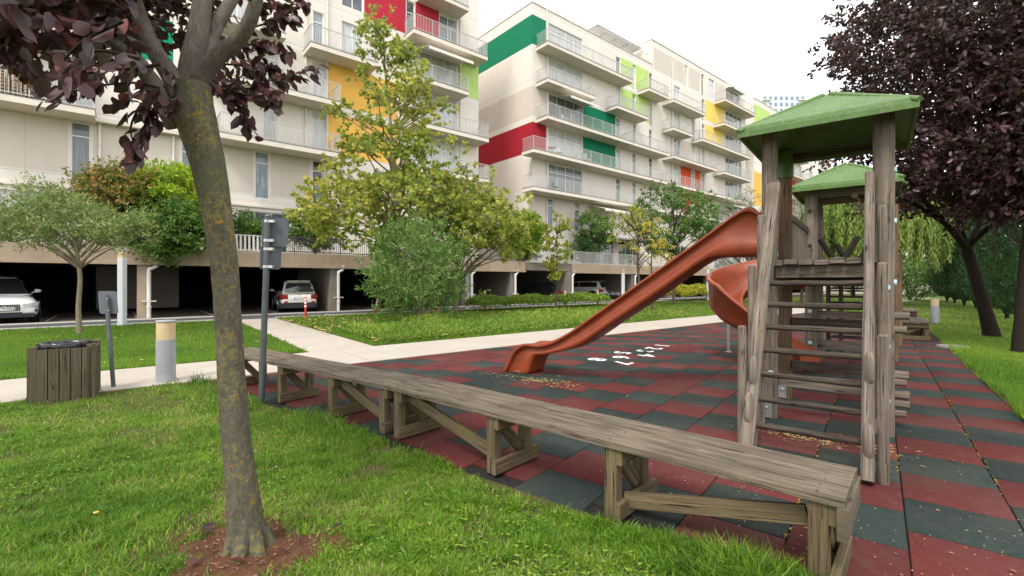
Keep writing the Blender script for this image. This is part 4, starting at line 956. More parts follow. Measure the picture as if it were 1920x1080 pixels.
Zt = (top-b_).normalized(); plate(W(203, 567, b_.y+.09), (1, .45, -.02), Zt, .215, .33).build('sign_plate', 'sign_back', t_)
mb = MB(); mb.disc(W(201, 560, b_.y-.0), (0, -1, 0), .008, 8); mb.disc(W(203, 582, b_.y-.0), (0, -1, 0), .008, 8); mb.build('bolts', 'galvanised', t_)
# tall sign post
b_ = G(490, 756); b_.z = 0; top = W(503, 406, b_.y)
t_ = thing('sign_post', 'tall grey pole carrying two stacked sign plates seen from behind, at the left bench', 'sign post', b_)
mb = MB(); mb.cyl(b_, top, .036, 16, r2=.036); mb.tube([top, top+Vector((0, 0, .02)), top+Vector((0, 0, .03))], [.044, .038, .015], 14); mb.build('pole', 'metal_grey', t_)
Zt = (top-b_).normalized()
def on_pole(py): t = ((H+(HY-py)*b_.y/F)-b_.z)/(top.z-b_.z); return b_+(top-b_)*t
X1 = Vector((1, .32, -.01)); 
plate(on_pole(434)+Vector((.055, .07, 0)), X1, Zt, .30, .36, r_=.035).build('sign_plate', 'sign_back', t_)
plate(on_pole(482)+Vector((.01, .075, 0)), Vector((1, .55, 0)), Zt, .24, .30, r_=.03).build('sign_plate', 'sign_back', t_)
for py in (415, 451, 467, 500):
    mb = MB(); c_ = on_pole(py); mb.tube([c_-Zt*.016, c_+Zt*.016], .042, 16); mb.box(c_+Vector((.055, -.0, 0)), (.06, .05, .032)); mb.build('clamp', 'galvanised', t_)
# bollard lamps
def bollard(label, base, h_, r_=.125):
    base = Vector(base); base.z = 0; t_ = thing('bollard_lamp', label, 'path lamp', base, 'low path lamps')
    mb = MB(); mb.cyl(base, base+Vector((0, 0, h_*.69)), r_, 28); mb.build('body', 'lamp_grey', t_)
    mb = MB(); mb.cyl(base+Vector((0, 0, h_*.69)), base+Vector((0, 0, h_*.975)), r_*.965, 28); mb.build('lens', 'lamp_lens', t_)
    mb = MB(); mb.cyl(base+Vector((0, 0, h_*.975)), base+Vector((0, 0, h_)), r_*1.05, 28, bev=.004); mb.build('cap', 'lamp_grey', t_); return t_
bollard('thick grey path lamp with cream lens in the left grass, beside the lichened tree', G(311, 716), .93)
bollard('thick grey path lamp with cream lens in the right lawn behind the wide benches', G(1753, 606), .93)
def pole_lamp(label, px, py, ytop):
    b_ = G(px, py); b_.z = 0; h_ = H+(HY-ytop)*b_.y/F; t_ = thing('path_light_column', label, 'lamp column', b_, 'tall square light columns')
    mb = MB(); mb.box(b_+Vector((0, 0, h_*.44)), (.19, .19, h_*.88)); mb.build('column', 'lamp_white', t_, bevel=.01)
    mb = MB(); mb.box(b_+Vector((0, 0, h_*.93)), (.17, .17, h_*.1)); mb.build('lens', 'lamp_lens', t_)
    mb = MB(); mb.box(b_+Vector((0, 0, h_*.99)), (.2, .2, h_*.02)); mb.build('cap', 'lamp_white', t_)
pole_lamp('tall pale light column on the left lawn, in front of the garage drainpipe', 229, 611, 466)
pole_lamp('tall pale light column right of the oleander bush', 876, 580, 490)
pole_lamp('tall pale light column in front of the silver sedan', 1168, 574, 504)
pole_lamp('tall light column left of the spiral slide, before the far garage', 1327, 563, 498)
# flexible traffic posts
def tpost(label, px, py, h_=.85, lean=0):
    b_ = G(px, py); b_.z = .05; t_ = thing('traffic_post', label, 'traffic post', b_, 'red and white marker posts along the kerb'); d = Vector((lean, 0, 1)).normalized()
    mb = MB(); mb.cyl(b_-d*.05, b_+d*h_, .045, 12, bev=.006); mb.tube([b_-d*.05, b_, b_+d*.02], [.09, .09, .05], 12); mb.build('body', 'post_red', t_)
    mb = MB()
    for f in (.55, .72, .88): mb.cyl(b_+d*h_*(f-.05), b_+d*h_*(f+.045), .048, 12)
    mb.build('white_bands', 'post_white', t_)
for a_ in (('red and white marker post in front of the cream hatchback', 573, 597), ('leaning red marker post at the left side of the oleander bush', 703, 589, .75, .2), ('red and white marker post glimpsed right of the oleander stems', 817, 585), ('red and white marker post over the low hedge before the second drainpipe', 909, 580, 1.0),
           ('red and white marker post between the dark car and the white car', 1060, 576, 1.0), ('red and white marker post before the silver sedan', 1121, 573, 1.0), ('red marker post at the left end of the yellow hedge', 1262, 566, .9)): tpost(*a_)

# ---------------------------------------------------------------- cars
def car(name, label, org, heading, L_, wd, hh, paint, rear, plate_txt, suv=True, group='cars parked in the garage', slash=False):
    """x forward, built around the origin"""
    t_ = thing(name, label, 'car', org, group, world=False, rotz=heading)
    hb_ = hh*.60; g0 = .20*hh/1.6; wr = .36 if suv else .33
    def ring(x, zb, zt, w0, crown, wtop):
        h_ = zt-zb
        pts = [(0, zb), (w0*.80, zb), (w0*.96, zb+h_*.12), (w0, zb+h_*.38), (w0*.99, zb+h_*.66), (w0*wtop, zt-crown*.5), (w0*wtop*.72, zt-crown*.08), (0, zt)]
        return [Vector((x, y, z)) for y, z in pts]+[Vector((x, -y, z)) for y, z in pts[-2:0:-1]]
    hl = L_/2; w2 = wd/2
    bz = hb_*1.03
    st = [(-hl, g0+.22, hb_*.72, .80, .10, .86), (-hl+.05, g0+.10, hb_*.92, .90, .1, .9), (-hl+.25, g0+.02, bz, .97, .07, .93), (-hl+.8, g0, bz, 1, .06, .93), (-.3*hl, g0, bz*1.0, 1, .06, .93), (.1*hl, g0, bz*.99, 1, .06, .93), (.42*hl, g0, bz*.98, 1, .07, .92),
          (.62*hl, g0, bz*.95, 1, .1, .9), (.82*hl, g0, bz*.89, .98, .12, .88), (hl-.14, g0+.02, bz*.80, .92, .14, .84), (hl-.03, g0+.08, bz*.70, .84, .12, .84), (hl, g0+.2, bz*.6, .74, .1, .84)]
    mb = MB(); mb.loft([ring(x, a, b, w_*w2, c, d) for x, a, b, w_, c, d in st], cap=True); mb.build('body', paint, t_, sub=1)
    # cabin
    r0 = -hl+(.12 if suv else .55); f0 = .50*hl
    cab = [(r0, bz-.04, bz-.01, .90), (r0+.16, bz-.05, bz+(hh-bz)*.55, .885), (r0+.36, bz-.05, hh-.04, .86), (r0+.8, bz-.05, hh, .86), (-.02*hl, bz-.05, hh-.005, .86), (.16*hl, bz-.05, hh-.05, .86), (.33*hl, bz-.05, bz+(hh-bz)*.5, .875), (f0, bz-.05, bz-.01, .90)]
    def cr_(x, zb, zt, w_, grow=0):
        h_ = max(zt-zb, .02); tw_ = .80; W_ = w_*w2+grow
        pts = [(W_, zb), (W_*.985, zb+h_*.1), (W_*(1-(1-tw_)*.45), zb+h_*.5), (W_*(1-(1-tw_)*.8), zb+h_*.83), (W_*tw_*.86, zt-.012+grow), (W_*tw_*.5, zt+grow), (0, zt+.012+grow)]
        return [Vector((x, y, z)) for y, z in pts]+[Vector((x, -y, z)) for y, z in pts[-2::-1]]
    cs = [cr_(*c) for c in cab]; mb = MB(); mb.loft(cs, cap=True, closed=True); mb.build('cabin', paint, t_)
    # glass: panels just proud of the cabin
    def lerp(a, b, t): return a+(b-a)*t
    g_ = MB()
    def cabp(x, f, side):   # point on the cabin side at x, height fraction f
        for i in range(len(cab)-1):
            if cab[i][0] <= x <= cab[i+1][0]:
                t = (x-cab[i][0])/(cab[i+1][0]-cab[i][0]); c = [lerp(cab[i][j], cab[i+1][j], t) for j in range(4)]; break
        h_ = c[2]-c[1]; W_ = c[3]*w2; tw_ = .80; y = np.interp(f, [0, .1, .5, .83, 1], [1, .985, 1-.2*.45, 1-.2*.8, tw_*.86]); return Vector((x, side*(W_*y+.006), c[1]+h_*f))
    for side in (1, -1):
        for xa, xb in ((r0+.42, -.02*hl-.03), (-.02*hl+.03, .27*hl)):
            n_ = 5; vs = []; 
            for i in range(n_+1):
                x = lerp(xa, xb, i/n_)
                vs += [cabp(x, .22, side), cabp(x, .52, side), cabp(x, .82, side)]
            fs = []
            for i in range(n_):
                for j in (0, 1): f_ = (i*3+j, (i+1)*3+j, (i+1)*3+j+1, i*3+j+1); fs.append(f_[::-1] if side > 0 else f_)
            g_.add(vs, fs)
    g_.build('side_windows', 'car_glass', t_)
    def screen(xa, xb, za, zb, wa, wb_, off):
        m_ = MB(); n_ = 6; vs = []
        for i in range(n_+1):
            u = -1+2*i/n_; bow = .05*(1-u*u)*off
            vs += [Vector((xa+bow, u*wa, za)), Vector((lerp(xa, xb, .5)+bow+.012*off, u*(wa+wb_)/2, (za+zb)/2+.004)), Vector((xb+bow, u*wb_, zb))]
        fs = []
        for i in range(n_):
            for j in (0, 1): f_ = (i*3+j, (i+1)*3+j, (i+1)*3+j+1, i*3+j+1); fs.append(f_ if off < 0 else f_[::-1])
        m_.add(vs, fs, smooth=True); return m_
    screen(f0+.0, .19*hl, bz+.015, hh-.085, w2*.80, w2*.66, 1).build('windscreen', 'car_glass', t_)
    screen(r0-.02, r0+.255, bz+.05, hh-.12, w2*.78, w2*.62, -1).build('rear_window', 'car_glass', t_)
    for fx in (.62*hl, -.60*hl):
        for side in (1, -1):
            c_ = Vector((fx, side*(w2-.10), wr)); w_ = MB(); w_.tube([c_+Vector((0, side*y, 0)) for y in (-.12, -.10, .08, .105)], [wr-.03, wr, wr, wr-.035], 24); wo = w_.build('wheel', 'tyre', t_)
            m_ = MB(); m_.tube([c_+Vector((0, side*.09, 0)), c_+Vector((0, side*.112, 0))], [wr*.62, wr*.60], 20)
            for q_ in range(5): a = q_*math.tau/5; m_.beam(c_+Vector((0, side*.118, 0)), c_+Vector((math.cos(a)*wr*.6, side*.116, math.sin(a)*wr*.6)), .02, .06, up=(0, 1, 0))
            m_.build('rim', 'rim', wo)
            m_ = MB(); rr_ = wr*1.16; pts = [(math.cos(a), math.sin(a)) for a in np.linspace(R(-18), R(198), 17)]
            m_.loft([[c_+Vector((x*rr_*f, side*(.098+dy), z*rr_*f)) for f, dy in ((.98, 0), (1.0, .012), (1.12, .012), (1.14, -.01))] for x, z in pts], cap=True, closed=True); m_.build('wheel_arch', 'black_trim', t_)
            m_ = MB(); m_.tube([c_+Vector((0, side*.06, 0)), c_+Vector((0, side*.099, 0))], [rr_, rr_], 20); m_.build('wheel_well', 'room_dark', t_)
    m_ = MB(); m_.loft([[Vector((x, y*w2*w_, z)) for y, z in ((-1, g0+.02), (1, g0+.02), (1, g0+.30*(1 if rear else .6)), (-1, g0+.30*(1 if rear else .6)))] for x, w_ in ((-hl-.015, .78), (-hl+.2, 1.0), (-hl+.45, 1.003))], smooth=False); m_.build('rear_bumper', 'black_trim', t_)
    m_ = MB(); m_.box((hl-.16, 0, g0+.09), (.36, wd*.80, .16)); m_.build('front_bumper', 'black_trim', t_, bevel=.03)
    for side in (1, -1):
        m_ = MB(); m_.loft([[Vector((x, side*y*w2, z)) for z in (bz*.66, bz*.69, bz*.90, bz*.86)] for x, y in ((-hl-.005, .60), (-hl+.03, .86), (-hl+.13, .965), (-hl+.34, 1.005))], smooth=False); m_.build('tail_light', 'light_red', t_)
        m_ = MB(); m_.box((-hl-.0, side*w2*.70, g0+.34), (.05, .16, .07)); m_.build('reflector', 'light_red', t_)
        m_ = MB(); m_.loft([[Vector((x, side*y*w2, z)) for z in (z0_, z1_)]+[Vector((x-.03, side*y*w2, z)) for z in (z1_, z0_)] for x, y, z0_, z1_ in ((hl-.0, .46, bz*.615, bz*.66), (hl-.02, .72, bz*.60, bz*.70), (hl-.12, .90, bz*.62, bz*.735), (hl-.30, .97, bz*.70, bz*.76))], smooth=False); hl_ = m_.build('headlight', 'light_clear', t_)
        m_ = MB(); m_.box((hl-.012, side*w2*.70, bz*.57), (.03, w2*.44, .02)); m_.build('headlight_rim', 'black_trim', t_)
        m_ = MB(); m_.box((hl-.07, side*w2*.70, g0+.26), (.1, w2*.34, .10)); m_.build('fog_recess', 'black_trim', t_, bevel=.01)
        m_ = MB(); m_.tube([Vector((.30*hl, side*(w2*.93), bz+.02)), Vector((.305*hl, side*(w2+.06), bz+.08))], [.02, .02], 8); m_.tube([Vector((.30*hl, side*(w2+.02), bz+.10)), Vector((.30*hl, side*(w2+.05), bz+.10)), Vector((.30*hl, side*(w2+.17), bz+.10)), Vector((.29*hl, side*(w2+.22), bz+.10))], [.05, .075, .065, .02], 10); m_.build('mirror', paint, t_)
    m_ = MB()
    for side in (1, -1):
        for x in (.28*hl, -.05*hl, -.42*hl): m_.box((x, side*(w2*1.0), bz*.66), (.008, .012, bz*.5))
        for x in (.02*hl, -.32*hl): m_.box((x, side*(w2*1.005), bz*.80), (.16, .02, .03))
    m_.build('door_seams', 'black_trim', t_)
    # grille, badge, plates
    gr = MB(); gw = w2*.40; gr.box((hl+.0, 0, bz*.55), (.05, gw*2, .24)); go = gr.build('grille', 'black_trim', t_, bevel=.02)
    m_ = MB()
    for k in range(13): m_.box((hl+.028, -gw+.05+k*(2*gw-.1)/12, bz*.55), (.012, .018, .2))
    if slash: m_.beam((hl+.04, gw*.9, bz*.55-.1), (hl+.04, -gw*.9, bz*.55+.11), .012, .03, up=(1, 0, 0))
    m_.tube([Vector((hl+.03, 0, bz*.55)), Vector((hl+.05, 0, bz*.55))], [.075, .07], 20); m_.build('badge', 'rim', go)
    m_ = MB(); m_.box((hl-.03, 0, g0+.16), (.08, wd*.46, .1)); m_.build('lower_grille', 'black_trim', t_)
    if rear:
        m_ = MB(); m_.tube([Vector((-hl-.0, 0, bz*.93)), Vector((-hl-.02, 0, bz*.93))], [.045, .04], 16); m_.build('badge', 'rim', t_)
    for s_, on in ((1, True), (-1, True)):
        x = s_*(hl+.045) if s_ > 0 else -hl-.012; z = (g0+.34 if s_ > 0 else bz*.70)
        m_ = MB(); m_.box((x, 0, z), (.014, .52, .115)); po = m_.build('number_plate', 'plate_white', t_)
        m_ = MB(); m_.box((x+s_*.008, s_*-.235*-1*-1, z), (.004, .045, .105)); m_.build('plate_strip', 'plate_blue', po)
        m_ = MB(); text_into(m_, plate_txt, .105, lambda u, v: Vector((x+s_*.0085, s_*(u*.92+.02), z+v))); m_.build('plate_text', 'ink', po)
    m_ = MB(); m_.box((-hl+(.22 if suv else .5), 0, hh-.01), (.14, wd*.6, .03)); m_.build('roof_spoiler', paint, t_, bevel=.01)
    if suv:
        for side in (1, -1): m_ = MB(); m_.tube([Vector((-.7*hl, side*w2*.64, hh-.02)), Vector((-.65*hl, side*w2*.64, hh+.03)), Vector((.0, side*w2*.64, hh+.035)), Vector((.05, side*w2*.64, hh-.01))], .016, 6); m_.build('roof_rail', 'black_trim', t_)
    return t_
def heading_of(v): return math.atan2(v[1], v[0])
hd_out = heading_of(BR); hd_in = heading_of((-BR[0], -BR[1]))
def car_at(px, D, z=0): return B(S(px, D), D, 0)
car('parked_car', 'big white sport utility car nosing out of the garage at the left edge', car_at(-12, 26.75), hd_out+R(14), 4.7, 1.98, 1.74, 'car_white', False, '34 TV 3033', slash=True)
car('parked_car', 'cream white hatchback parked nose-in, seen from the rear behind the first marker post', car_at(551, 27.3), hd_in-R(8), 4.3, 1.80, 1.60, 'car_cream', True, '34 ET 3994')
car('parked_car', 'black car parked nose-in behind the thin young tree', car_at(1008, 27.9), hd_in+R(30), 4.5, 1.82, 1.52, 'car_black', True, '34 HR 716', suv=False)
car('parked_car', 'white sport utility car seen from the rear beside the third drainpipe', car_at(1090, 28.3), hd_in+R(22), 4.4, 1.8, 1.66, 'car_white', True, '34 KB 21')
car('parked_car', 'silver sedan parked nose-out in the garage beside the white rear', car_at(1142, 28.4), hd_out-R(42), 4.5, 1.8, 1.42, 'car_silver', False, '34 SD 508', suv=False)
car('parked_car', 'pale silver car in the far garage bay just above the yellow hedge', car_at(1318, 28.3), hd_in+R(50), 4.2, 1.76, 1.5, 'car_silver', True, '34 NB 62')
car('parked_car', 'dark car deep in the garage bay left of the second drainpipe', car_at(925, 29.5), hd_in, 4.3, 1.8, 1.48, 'car_black', True, '34 AC 11', suv=False)
car('parked_car', 'dark car in the shade right of the fourth drainpipe, under the long slide', car_at(1225, 29.2), hd_out, 4.3, 1.8, 1.48, 'car_black', True, '34 GH 90', suv=False)

# ---------------------------------------------------------------- vegetation
def spline(pts, m=4):
    return [Vector(p) for p in cat([np.array(p, float) for p in pts], m)]
def limbed(root, trunk, rad, limbs, mat, n=12, jit=.05, lmat=None):
    """trunk list of points with radii, limbs list of (points, r0, r1)"""
    mb = MB(); p = spline(trunk); rr_ = np.interp(np.linspace(0, len(rad)-1, len(p)), range(len(rad)), rad); mb.tube(p, list(rr_), n, jit=jit)
    to = mb.build('trunk', mat, root)
    if limbs:
        mb = MB()
        for pts, r0, r1 in limbs:
            q = spline(pts, 3); mb.tube(q, list(np.linspace(r0, r1, len(q))), 7 if r0 < .04 else 10, jit=jit)
        mb.build('limbs', lmat or mat, root)
    return to
def auto_limbs(trunk, clumps, r0, r1, sag=.0, frac=.5, start=.25):
    T_ = np.array([tuple(p) for p in spline(trunk, 5)]); out = []; n0 = int(len(T_)*start)
    for c in clumps:
        if random.random() > frac: continue
        c = np.array(c[:3]); cost = np.linalg.norm(T_[n0:, :2]-c[:2], axis=1)+np.abs(T_[n0:, 2]-(c[2]-.75*np.linalg.norm(c[:2]-T_[n0:, :2], axis=1)-.2))*1.1
        a = T_[n0+int(np.argmin(cost))]; m1 = a*.6+c*.4+np.array((0, 0, .12+sag))*np.linalg.norm(c-a)*.5; m1[:2] += rng.normal(size=2)*.06*np.linalg.norm(c-a)
        dd = np.linalg.norm(c-a); out.append(([a, m1, c], r0*min(1, dd/2.5+.25), r1))
    return out
def clumps_in(cen, rad, n, inner=.35, squash=None):
    v = ball(n, 1, inner); c = np.array(cen)+v*np.array(rad); return [tuple(x) for x in c]
def clump_leaves(clumps, per, cr_, hang=.2, up_bias=.8):
    pos = []; d = []
    for c in clumps:
        c = np.array(c[:3]); n_ = int(per*random.uniform(.7, 1.3)); r_ = cr_*random.uniform(.75, 1.25)
        k = max(3, n_//12)
        for j in range(k):      # little twigs
            dirn = nrm(rng.normal(size=(1, 3)))[0]; dirn[2] = dirn[2]*.7; m_ = max(2, n_//k); t = rng.random(m_)**.7
            base = c+rng.normal(size=3)*r_*.25; q = base+dirn*r_*t[:, None]*1.15+rng.normal(size=(m_, 3))*r_*.07; pos.append(q); dd = dirn*.6+rng.normal(size=(m_, 3))*.75; dd[:, 2] -= hang; d.append(dd)
    pos = np.concatenate(pos); d = np.concatenate(d); up = rng.normal(size=pos.shape)*(1-up_bias)+np.array((0, 0, up_bias)); up += 1e-3
    return pos, d, up
def tree(name, label, cat_, trunk, rad, clumps, per, cr_, L_, W_, shape, leafm, barkm, group=None, lr=(.05, .012), frac=1, hang=.2, tintf=None, start=.25, upb=.5):
    frac = frac*.45
    t_ = thing(name, label, cat_, trunk[0], group)
    limbed(t_, trunk, rad, auto_limbs(trunk, clumps, *lr, frac=frac, start=start), barkm)
    pos, d, up = clump_leaves(clumps, per, cr_, hang, upb); n_ = len(pos)
    tint = rng.random(n_)*.75+.25*vnoise(pos[:, 0]+pos[:, 2], pos[:, 1], 1.1) if tintf is None else tintf(pos)
    leaves('crown', pos, d, up, L_*rng.uniform(.65, 1.2, n_), W_*rng.uniform(.7, 1.15, n_), shape, leafm, t_, tint); return t_

# 1. big purple plum in the foreground
random.seed(5)
Y0 = TB.y
tk = [W(x, y, Y0) for x, y in ((466, 1042), (462, 1000), (452, 900), (441, 800), (434, 700), (428, 600), (421, 500), (407, 400), (388, 300), (364, 215), (352, 165))]
tk[0].z = -.03
trunk_r = [.112, .094, .078, .071, .068, .066, .067, .072, .086, .104, .112]
pt = thing('plum_tree', 'leaning tree with yellow lichen on its trunk and dark purple leaves, in the left foreground', 'tree', (TB.x, TB.y, 0))
limbs = [([W(352, 190, Y0), W(360, 120, Y0), W(372, 60, Y0+.02), W(385, -40, Y0+.1), W(400, -200, Y0+.3)], .066, .04),
         ([W(372, 150, Y0), W(410, 105, Y0-.02), W(452, 68, Y0-.05), W(478, 10, Y0-.1), W(500, -120, Y0-.1)], .050, .028),
         ([W(385, 110, Y0+.05), W(400, 60, Y0+.1), W(425, 15, Y0+.15), W(470, -60, Y0+.3)], .045, .03),
         ([W(352, 215, Y0), W(325, 150, Y0-.05), W(290, 95, Y0-.08), W(262, 30, Y0-.1), W(235, -60, Y0-.2)], .058, .028),
         ([W(330, 235, Y0), W(300, 185, Y0-.1), W(262, 120, Y0-.2), W(215, 80, Y0-.35), W(150, 30, Y0-.5)], .055, .018),
         ([W(345, 240, Y0+.05), W(300, 160, Y0+.2), W(240, 95, Y0+.35), W(170, 40, Y0+.6)], .035, .015),
         ([W(300, 120, Y0), W(270, 90, Y0-.1), W(200, 55, Y0-.2), W(140, 40, Y0-.3), W(60, 20, Y0-.4)], .022, .008)]
limbed(pt, tk, trunk_r, limbs, 'bark_lichen', 28, .035, 'bark_limb')
mb = MB()
for i in range(7):
    a = i*math.tau/7+.3; d_ = Vector((math.cos(a), math.sin(a), 0)); mb.tube([TB+Vector((0, 0, .13))+d_*.055, TB+Vector((0, 0, .04))+d_*.095, TB+Vector((0, 0, -.03))+d_*(.14+.05*random.random())], [.045, .04, .02], 8, jit=.12)
mb.build('root_flare', 'bark_lichen', pt)
twigs = []     # (pixel path, depth, leaves per metre)
def tw_(pts, Y, dens=60, dy=0): twigs.append(([W(x, y, Y+dy*i) for i, (x, y) in enumerate(pts)], dens))
tw_([(300, 165), (250, 155), (190, 160), (140, 170), (88, 178)], 2.2, 75, -.05); tw_([(330, 190), (290, 215), (262, 250), (250, 300)], 2.35, 90, -.03); tw_([(300, 170), (280, 200), (300, 235)], 2.3, 80)
tw_([(262, 200), (245, 240), (255, 280)], 2.3, 80); tw_([(390, 140), (440, 165), (500, 160), (550, 140), (600, 128)], 2.9, 110, .03); tw_([(400, 150), (440, 190), (460, 220), (465, 240)], 2.8, 130); tw_([(420, 120), (480, 130), (520, 180), (500, 190)], 2.9, 130)
tw_([(430, 170), (470, 180), (515, 175)], 2.8, 130); tw_([(400, 60), (450, 110), (500, 120), (530, 150)], 3.1, 130, .03); tw_([(410, 170), (445, 150), (490, 105)], 3.1, 120); tw_([(440, 90), (500, 80), (540, 95)], 2.9, 130, .05); tw_([(450, 60), (510, 40), (545, 30)], 3.0, 130); tw_([(480, 20), (540, 10), (572, 5)], 3.0, 130)
tw_([(300, 120), (230, 130), (170, 120), (120, 105)], 1.9, 70, -.04); tw_([(260, 110), (180, 95), (130, 130), (110, 150)], 1.7, 60); tw_([(200, 60), (120, 70), (50, 60), (0, 80)], 2.0, 90); tw_([(100, 20), (40, 50), (-20, 90)], 1.9, 90)
tw_([(300, 180), (265, 170), (235, 190)], 2.3, 80); tw_([(310, 130), (330, 170), (300, 205)], 2.3, 60); tw_([(60, 10), (20, 60), (5, 100)], 1.9, 80); tw_([(230, 40), (160, 75), (120, 115), (130, 145)], 1.6, 50)
cl = []
for _ in range(330):
    x = random.uniform(-220, 560); y = random.uniform(-330, 95); 
    if x > 340: y = random.uniform(-330, 40 if x < 500 else -20)
    if 350 < x < 470 and y > -40 and random.random() < .6: continue
    if x < 340 and y > 60+random.random()*35: continue
    cl.append(W(x, y, random.uniform(3.0, 3.9) if x > 225 else random.uniform(1.75, 3.6)))
pos = []; d = []
for pts, dens in twigs:
    q = spline(pts, 6); L_ = sum((q[i+1]-q[i]).length for i in range(len(q)-1)); n_ = int(L_*dens); t = np.sort(rng.random(n_))*(len(q)-1.001); i0 = t.astype(int); f = (t-i0)[:, None]; Q = np.array([tuple(p) for p in q]); pp = Q[i0]*(1-f)+Q[i0+1]*f
    tang = nrm(Q[i0+1]-Q[i0]); dd = tang*.5+rng.normal(size=(n_, 3))*.45; dd[:, 2] -= .75; pos.append(pp+rng.normal(size=(n_, 3))*.018); d.append(dd)
p2, d2, u2 = clump_leaves([tuple(c) for c in cl], 44, .22, .35, .3); pos.append(p2); d.append(d2); pos = np.concatenate(pos); d = np.concatenate(d)
keep = np.linalg.norm(pos-np.array((0, 0, H)), axis=1) > 1.35; pos = pos[keep]; d = d[keep]
n_ = len(pos); leaves('crown', pos, d, rng.normal(size=(n_, 3))+np.array((0, -.2, .5)), .082*rng.uniform(.65, 1.15, n_), .052*rng.uniform(.75, 1.15, n_), 'oval', 'leaf_purple', pt, rng.random(n_)**1.3)
mb = MB()
for pts, dens in twigs: q = spline(pts, 4); mb.tube(q, list(np.linspace(.007, .002, len(q))), 5)
for c in cl[::2]:
    b_ = min((l[0][min(3, len(l[0])-1)] for l in limbs), key=lambda p: (Vector(p)-c).length); mb.tube(spline([b_, (Vector(b_)+c)/2+Vector((0, 0, .08)), c], 3), [.012, .011, .01, .009, .008, .006, .004], 5)
mb.build('twigs', 'bark_dark', pt)

# 2. two purple trees at the right
def px_trunk(pts, Y): 
    r_ = [W(x, y, Y) for x, y in pts]; r_[0].z = -.05; return r_
b1_ = G(1862, 633); tkr = px_trunk([(1862, 633), (1850, 590), (1836, 540), (1822, 495), (1812, 465)], b1_.y)
fork = tkr[-1]
cl1 = clumps_in((10.75, 11.1, 6.1), (3.1, 2.6, 3.4), 330, .25)+clumps_in((10.4, 10.6, 3.7), (1.6, 1.2, .8), 26, .2)
cl1 = [c for c in cl1 if c[2] > max(3.0, 5.0-.85*(c[0]-8.0))]
random.seed(8)
t_ = thing('plum_tree', 'purple-leaved tree at right whose leaning trunk forks low, dense crown above the lawn', 'tree', (b1_.x, b1_.y, 0), 'purple trees at the right')
lim = []
mains = [(fork, W(1770, 415, 12.2), W(1720, 360, 11.5), W(1660, 260, 10.5)), (fork, W(1800, 420, 12.5), W(1790, 340, 12), W(1780, 200, 11.5)), (fork, W(1850, 430, 12.5), W(1900, 395, 12), W(1960, 340, 11.5)), (fork, W(1840, 410, 13), W(1860, 320, 13), W(1870, 180, 12.5)), (fork, W(1785, 430, 12.3), W(1735, 395, 11.8), W(1690, 370, 11.2))]
for m_ in mains: lim.append((list(m_), .085, .03))
for c in cl1[::7]:
    best = min((p for m_ in mains for p in spline(m_, 4)[3:]), key=lambda p: (Vector(p)-Vector(c)).length); lim.append(([best, (Vector(best)+Vector(c))/2+Vector((0, 0, .15)), Vector(c)], .022, .005))
limbed(t_, tkr, [.20, .155, .14, .13, .13], lim, 'bark_dark', 14, .06)
pos, d, up = clump_leaves(cl1, 140, .6, .35, .4); n_ = len(pos)
leaves('crown', pos, d, up, .145*rng.uniform(.6, 1.15, n_), .082*rng.uniform(.7, 1.1, n_), 'oval', 'leaf_purple_dark', t_, rng.random(n_)**1.2)
b2_ = G(1912, 662); tk2 = px_trunk([(1912, 662), (1915, 600), (1920, 540), (1926, 470), (1935, 400)], b2_.y)
cl2 = clumps_in((12.2, 9.6, 5.6), (2.6, 2.0, 2.9), 190, .2); cl2 = [c for c in cl2 if c[2] > 3.0]
tree('plum_tree', 'purple-leaved tree cut by the right edge, with a straight trunk', 'tree', tk2, [.15, .12, .115, .11, .1], cl2, 190, .5, .13, .075, 'oval', 'leaf_purple_dark', 'bark_dark', 'purple trees at the right', (.06, .012), hang=.35, tintf=lambda p: rng.random(len(p))**1.2, start=.6)

# 3. plane trees in the middle
def trunk_v(px, py, top_y, n_=6, wob=.08):
    b_ = G(px, py); zt = H+(HY-top_y)*b_.y/F; r_ = [Vector((b_.x+random.uniform(-wob, wob)*(i > 0), b_.y+random.uniform(-wob, wob)*(i > 0), -.05+(zt+.05)*i/n_)) for i in range(n_+1)]; return r_
def cone_clumps(base, z0, z1, prof, n_, hollow=.35, cx=0, skew=(0, 0)):
    out = []
    for _ in range(n_*3):
        if len(out) >= n_: break
        f = random.random(); r_ = np.interp(f, [p[0] for p in prof], [p[1] for p in prof]); 
        if random.random() > (r_/max(p[1] for p in prof))**1.2+.06: continue
        a = random.uniform(0, math.tau); q = r_*math.sqrt(random.uniform(hollow**2, 1)); out.append((base.x+cx+skew[0]*f+q*math.cos(a), base.y+skew[1]*f+q*math.sin(a), z0+(z1-z0)*f))
    return out
random.seed(15)
tp = trunk_v(747, 592, 25); bz_ = tp[0]; m_px = bz_.y/F
zT = tp[-1].z
def ptint(p): return np.clip(rng.random(len(p))*.8+.35*(vnoise(p[:, 0]+3, p[:, 2], .6)-.35), 0, 1)
skt = (W(715, 20, bz_.y)-tp[-1])
for i, p in enumerate(tp): p.x += skt.x*(i/len(tp))
cc_ = cone_clumps(bz_, 2.9, zT, [(0, 2.6), (.08, 4.2), (.2, 4.3), (.32, 3.4), (.45, 2.5), (.6, 2.4), (.72, 2.0), (.85, 1.1), (.95, .5), (1, .2)], 150, .25, 0, (skt.x, 0))
cc_ += clumps_in((bz_.x-1.9, bz_.y-.3, 4.6), (2.4, 2, 1.5), 34, .2)+clumps_in((bz_.x+.3, bz_.y-.5, 5.6), (3.6, 2.2, 1.8), 30, .2)
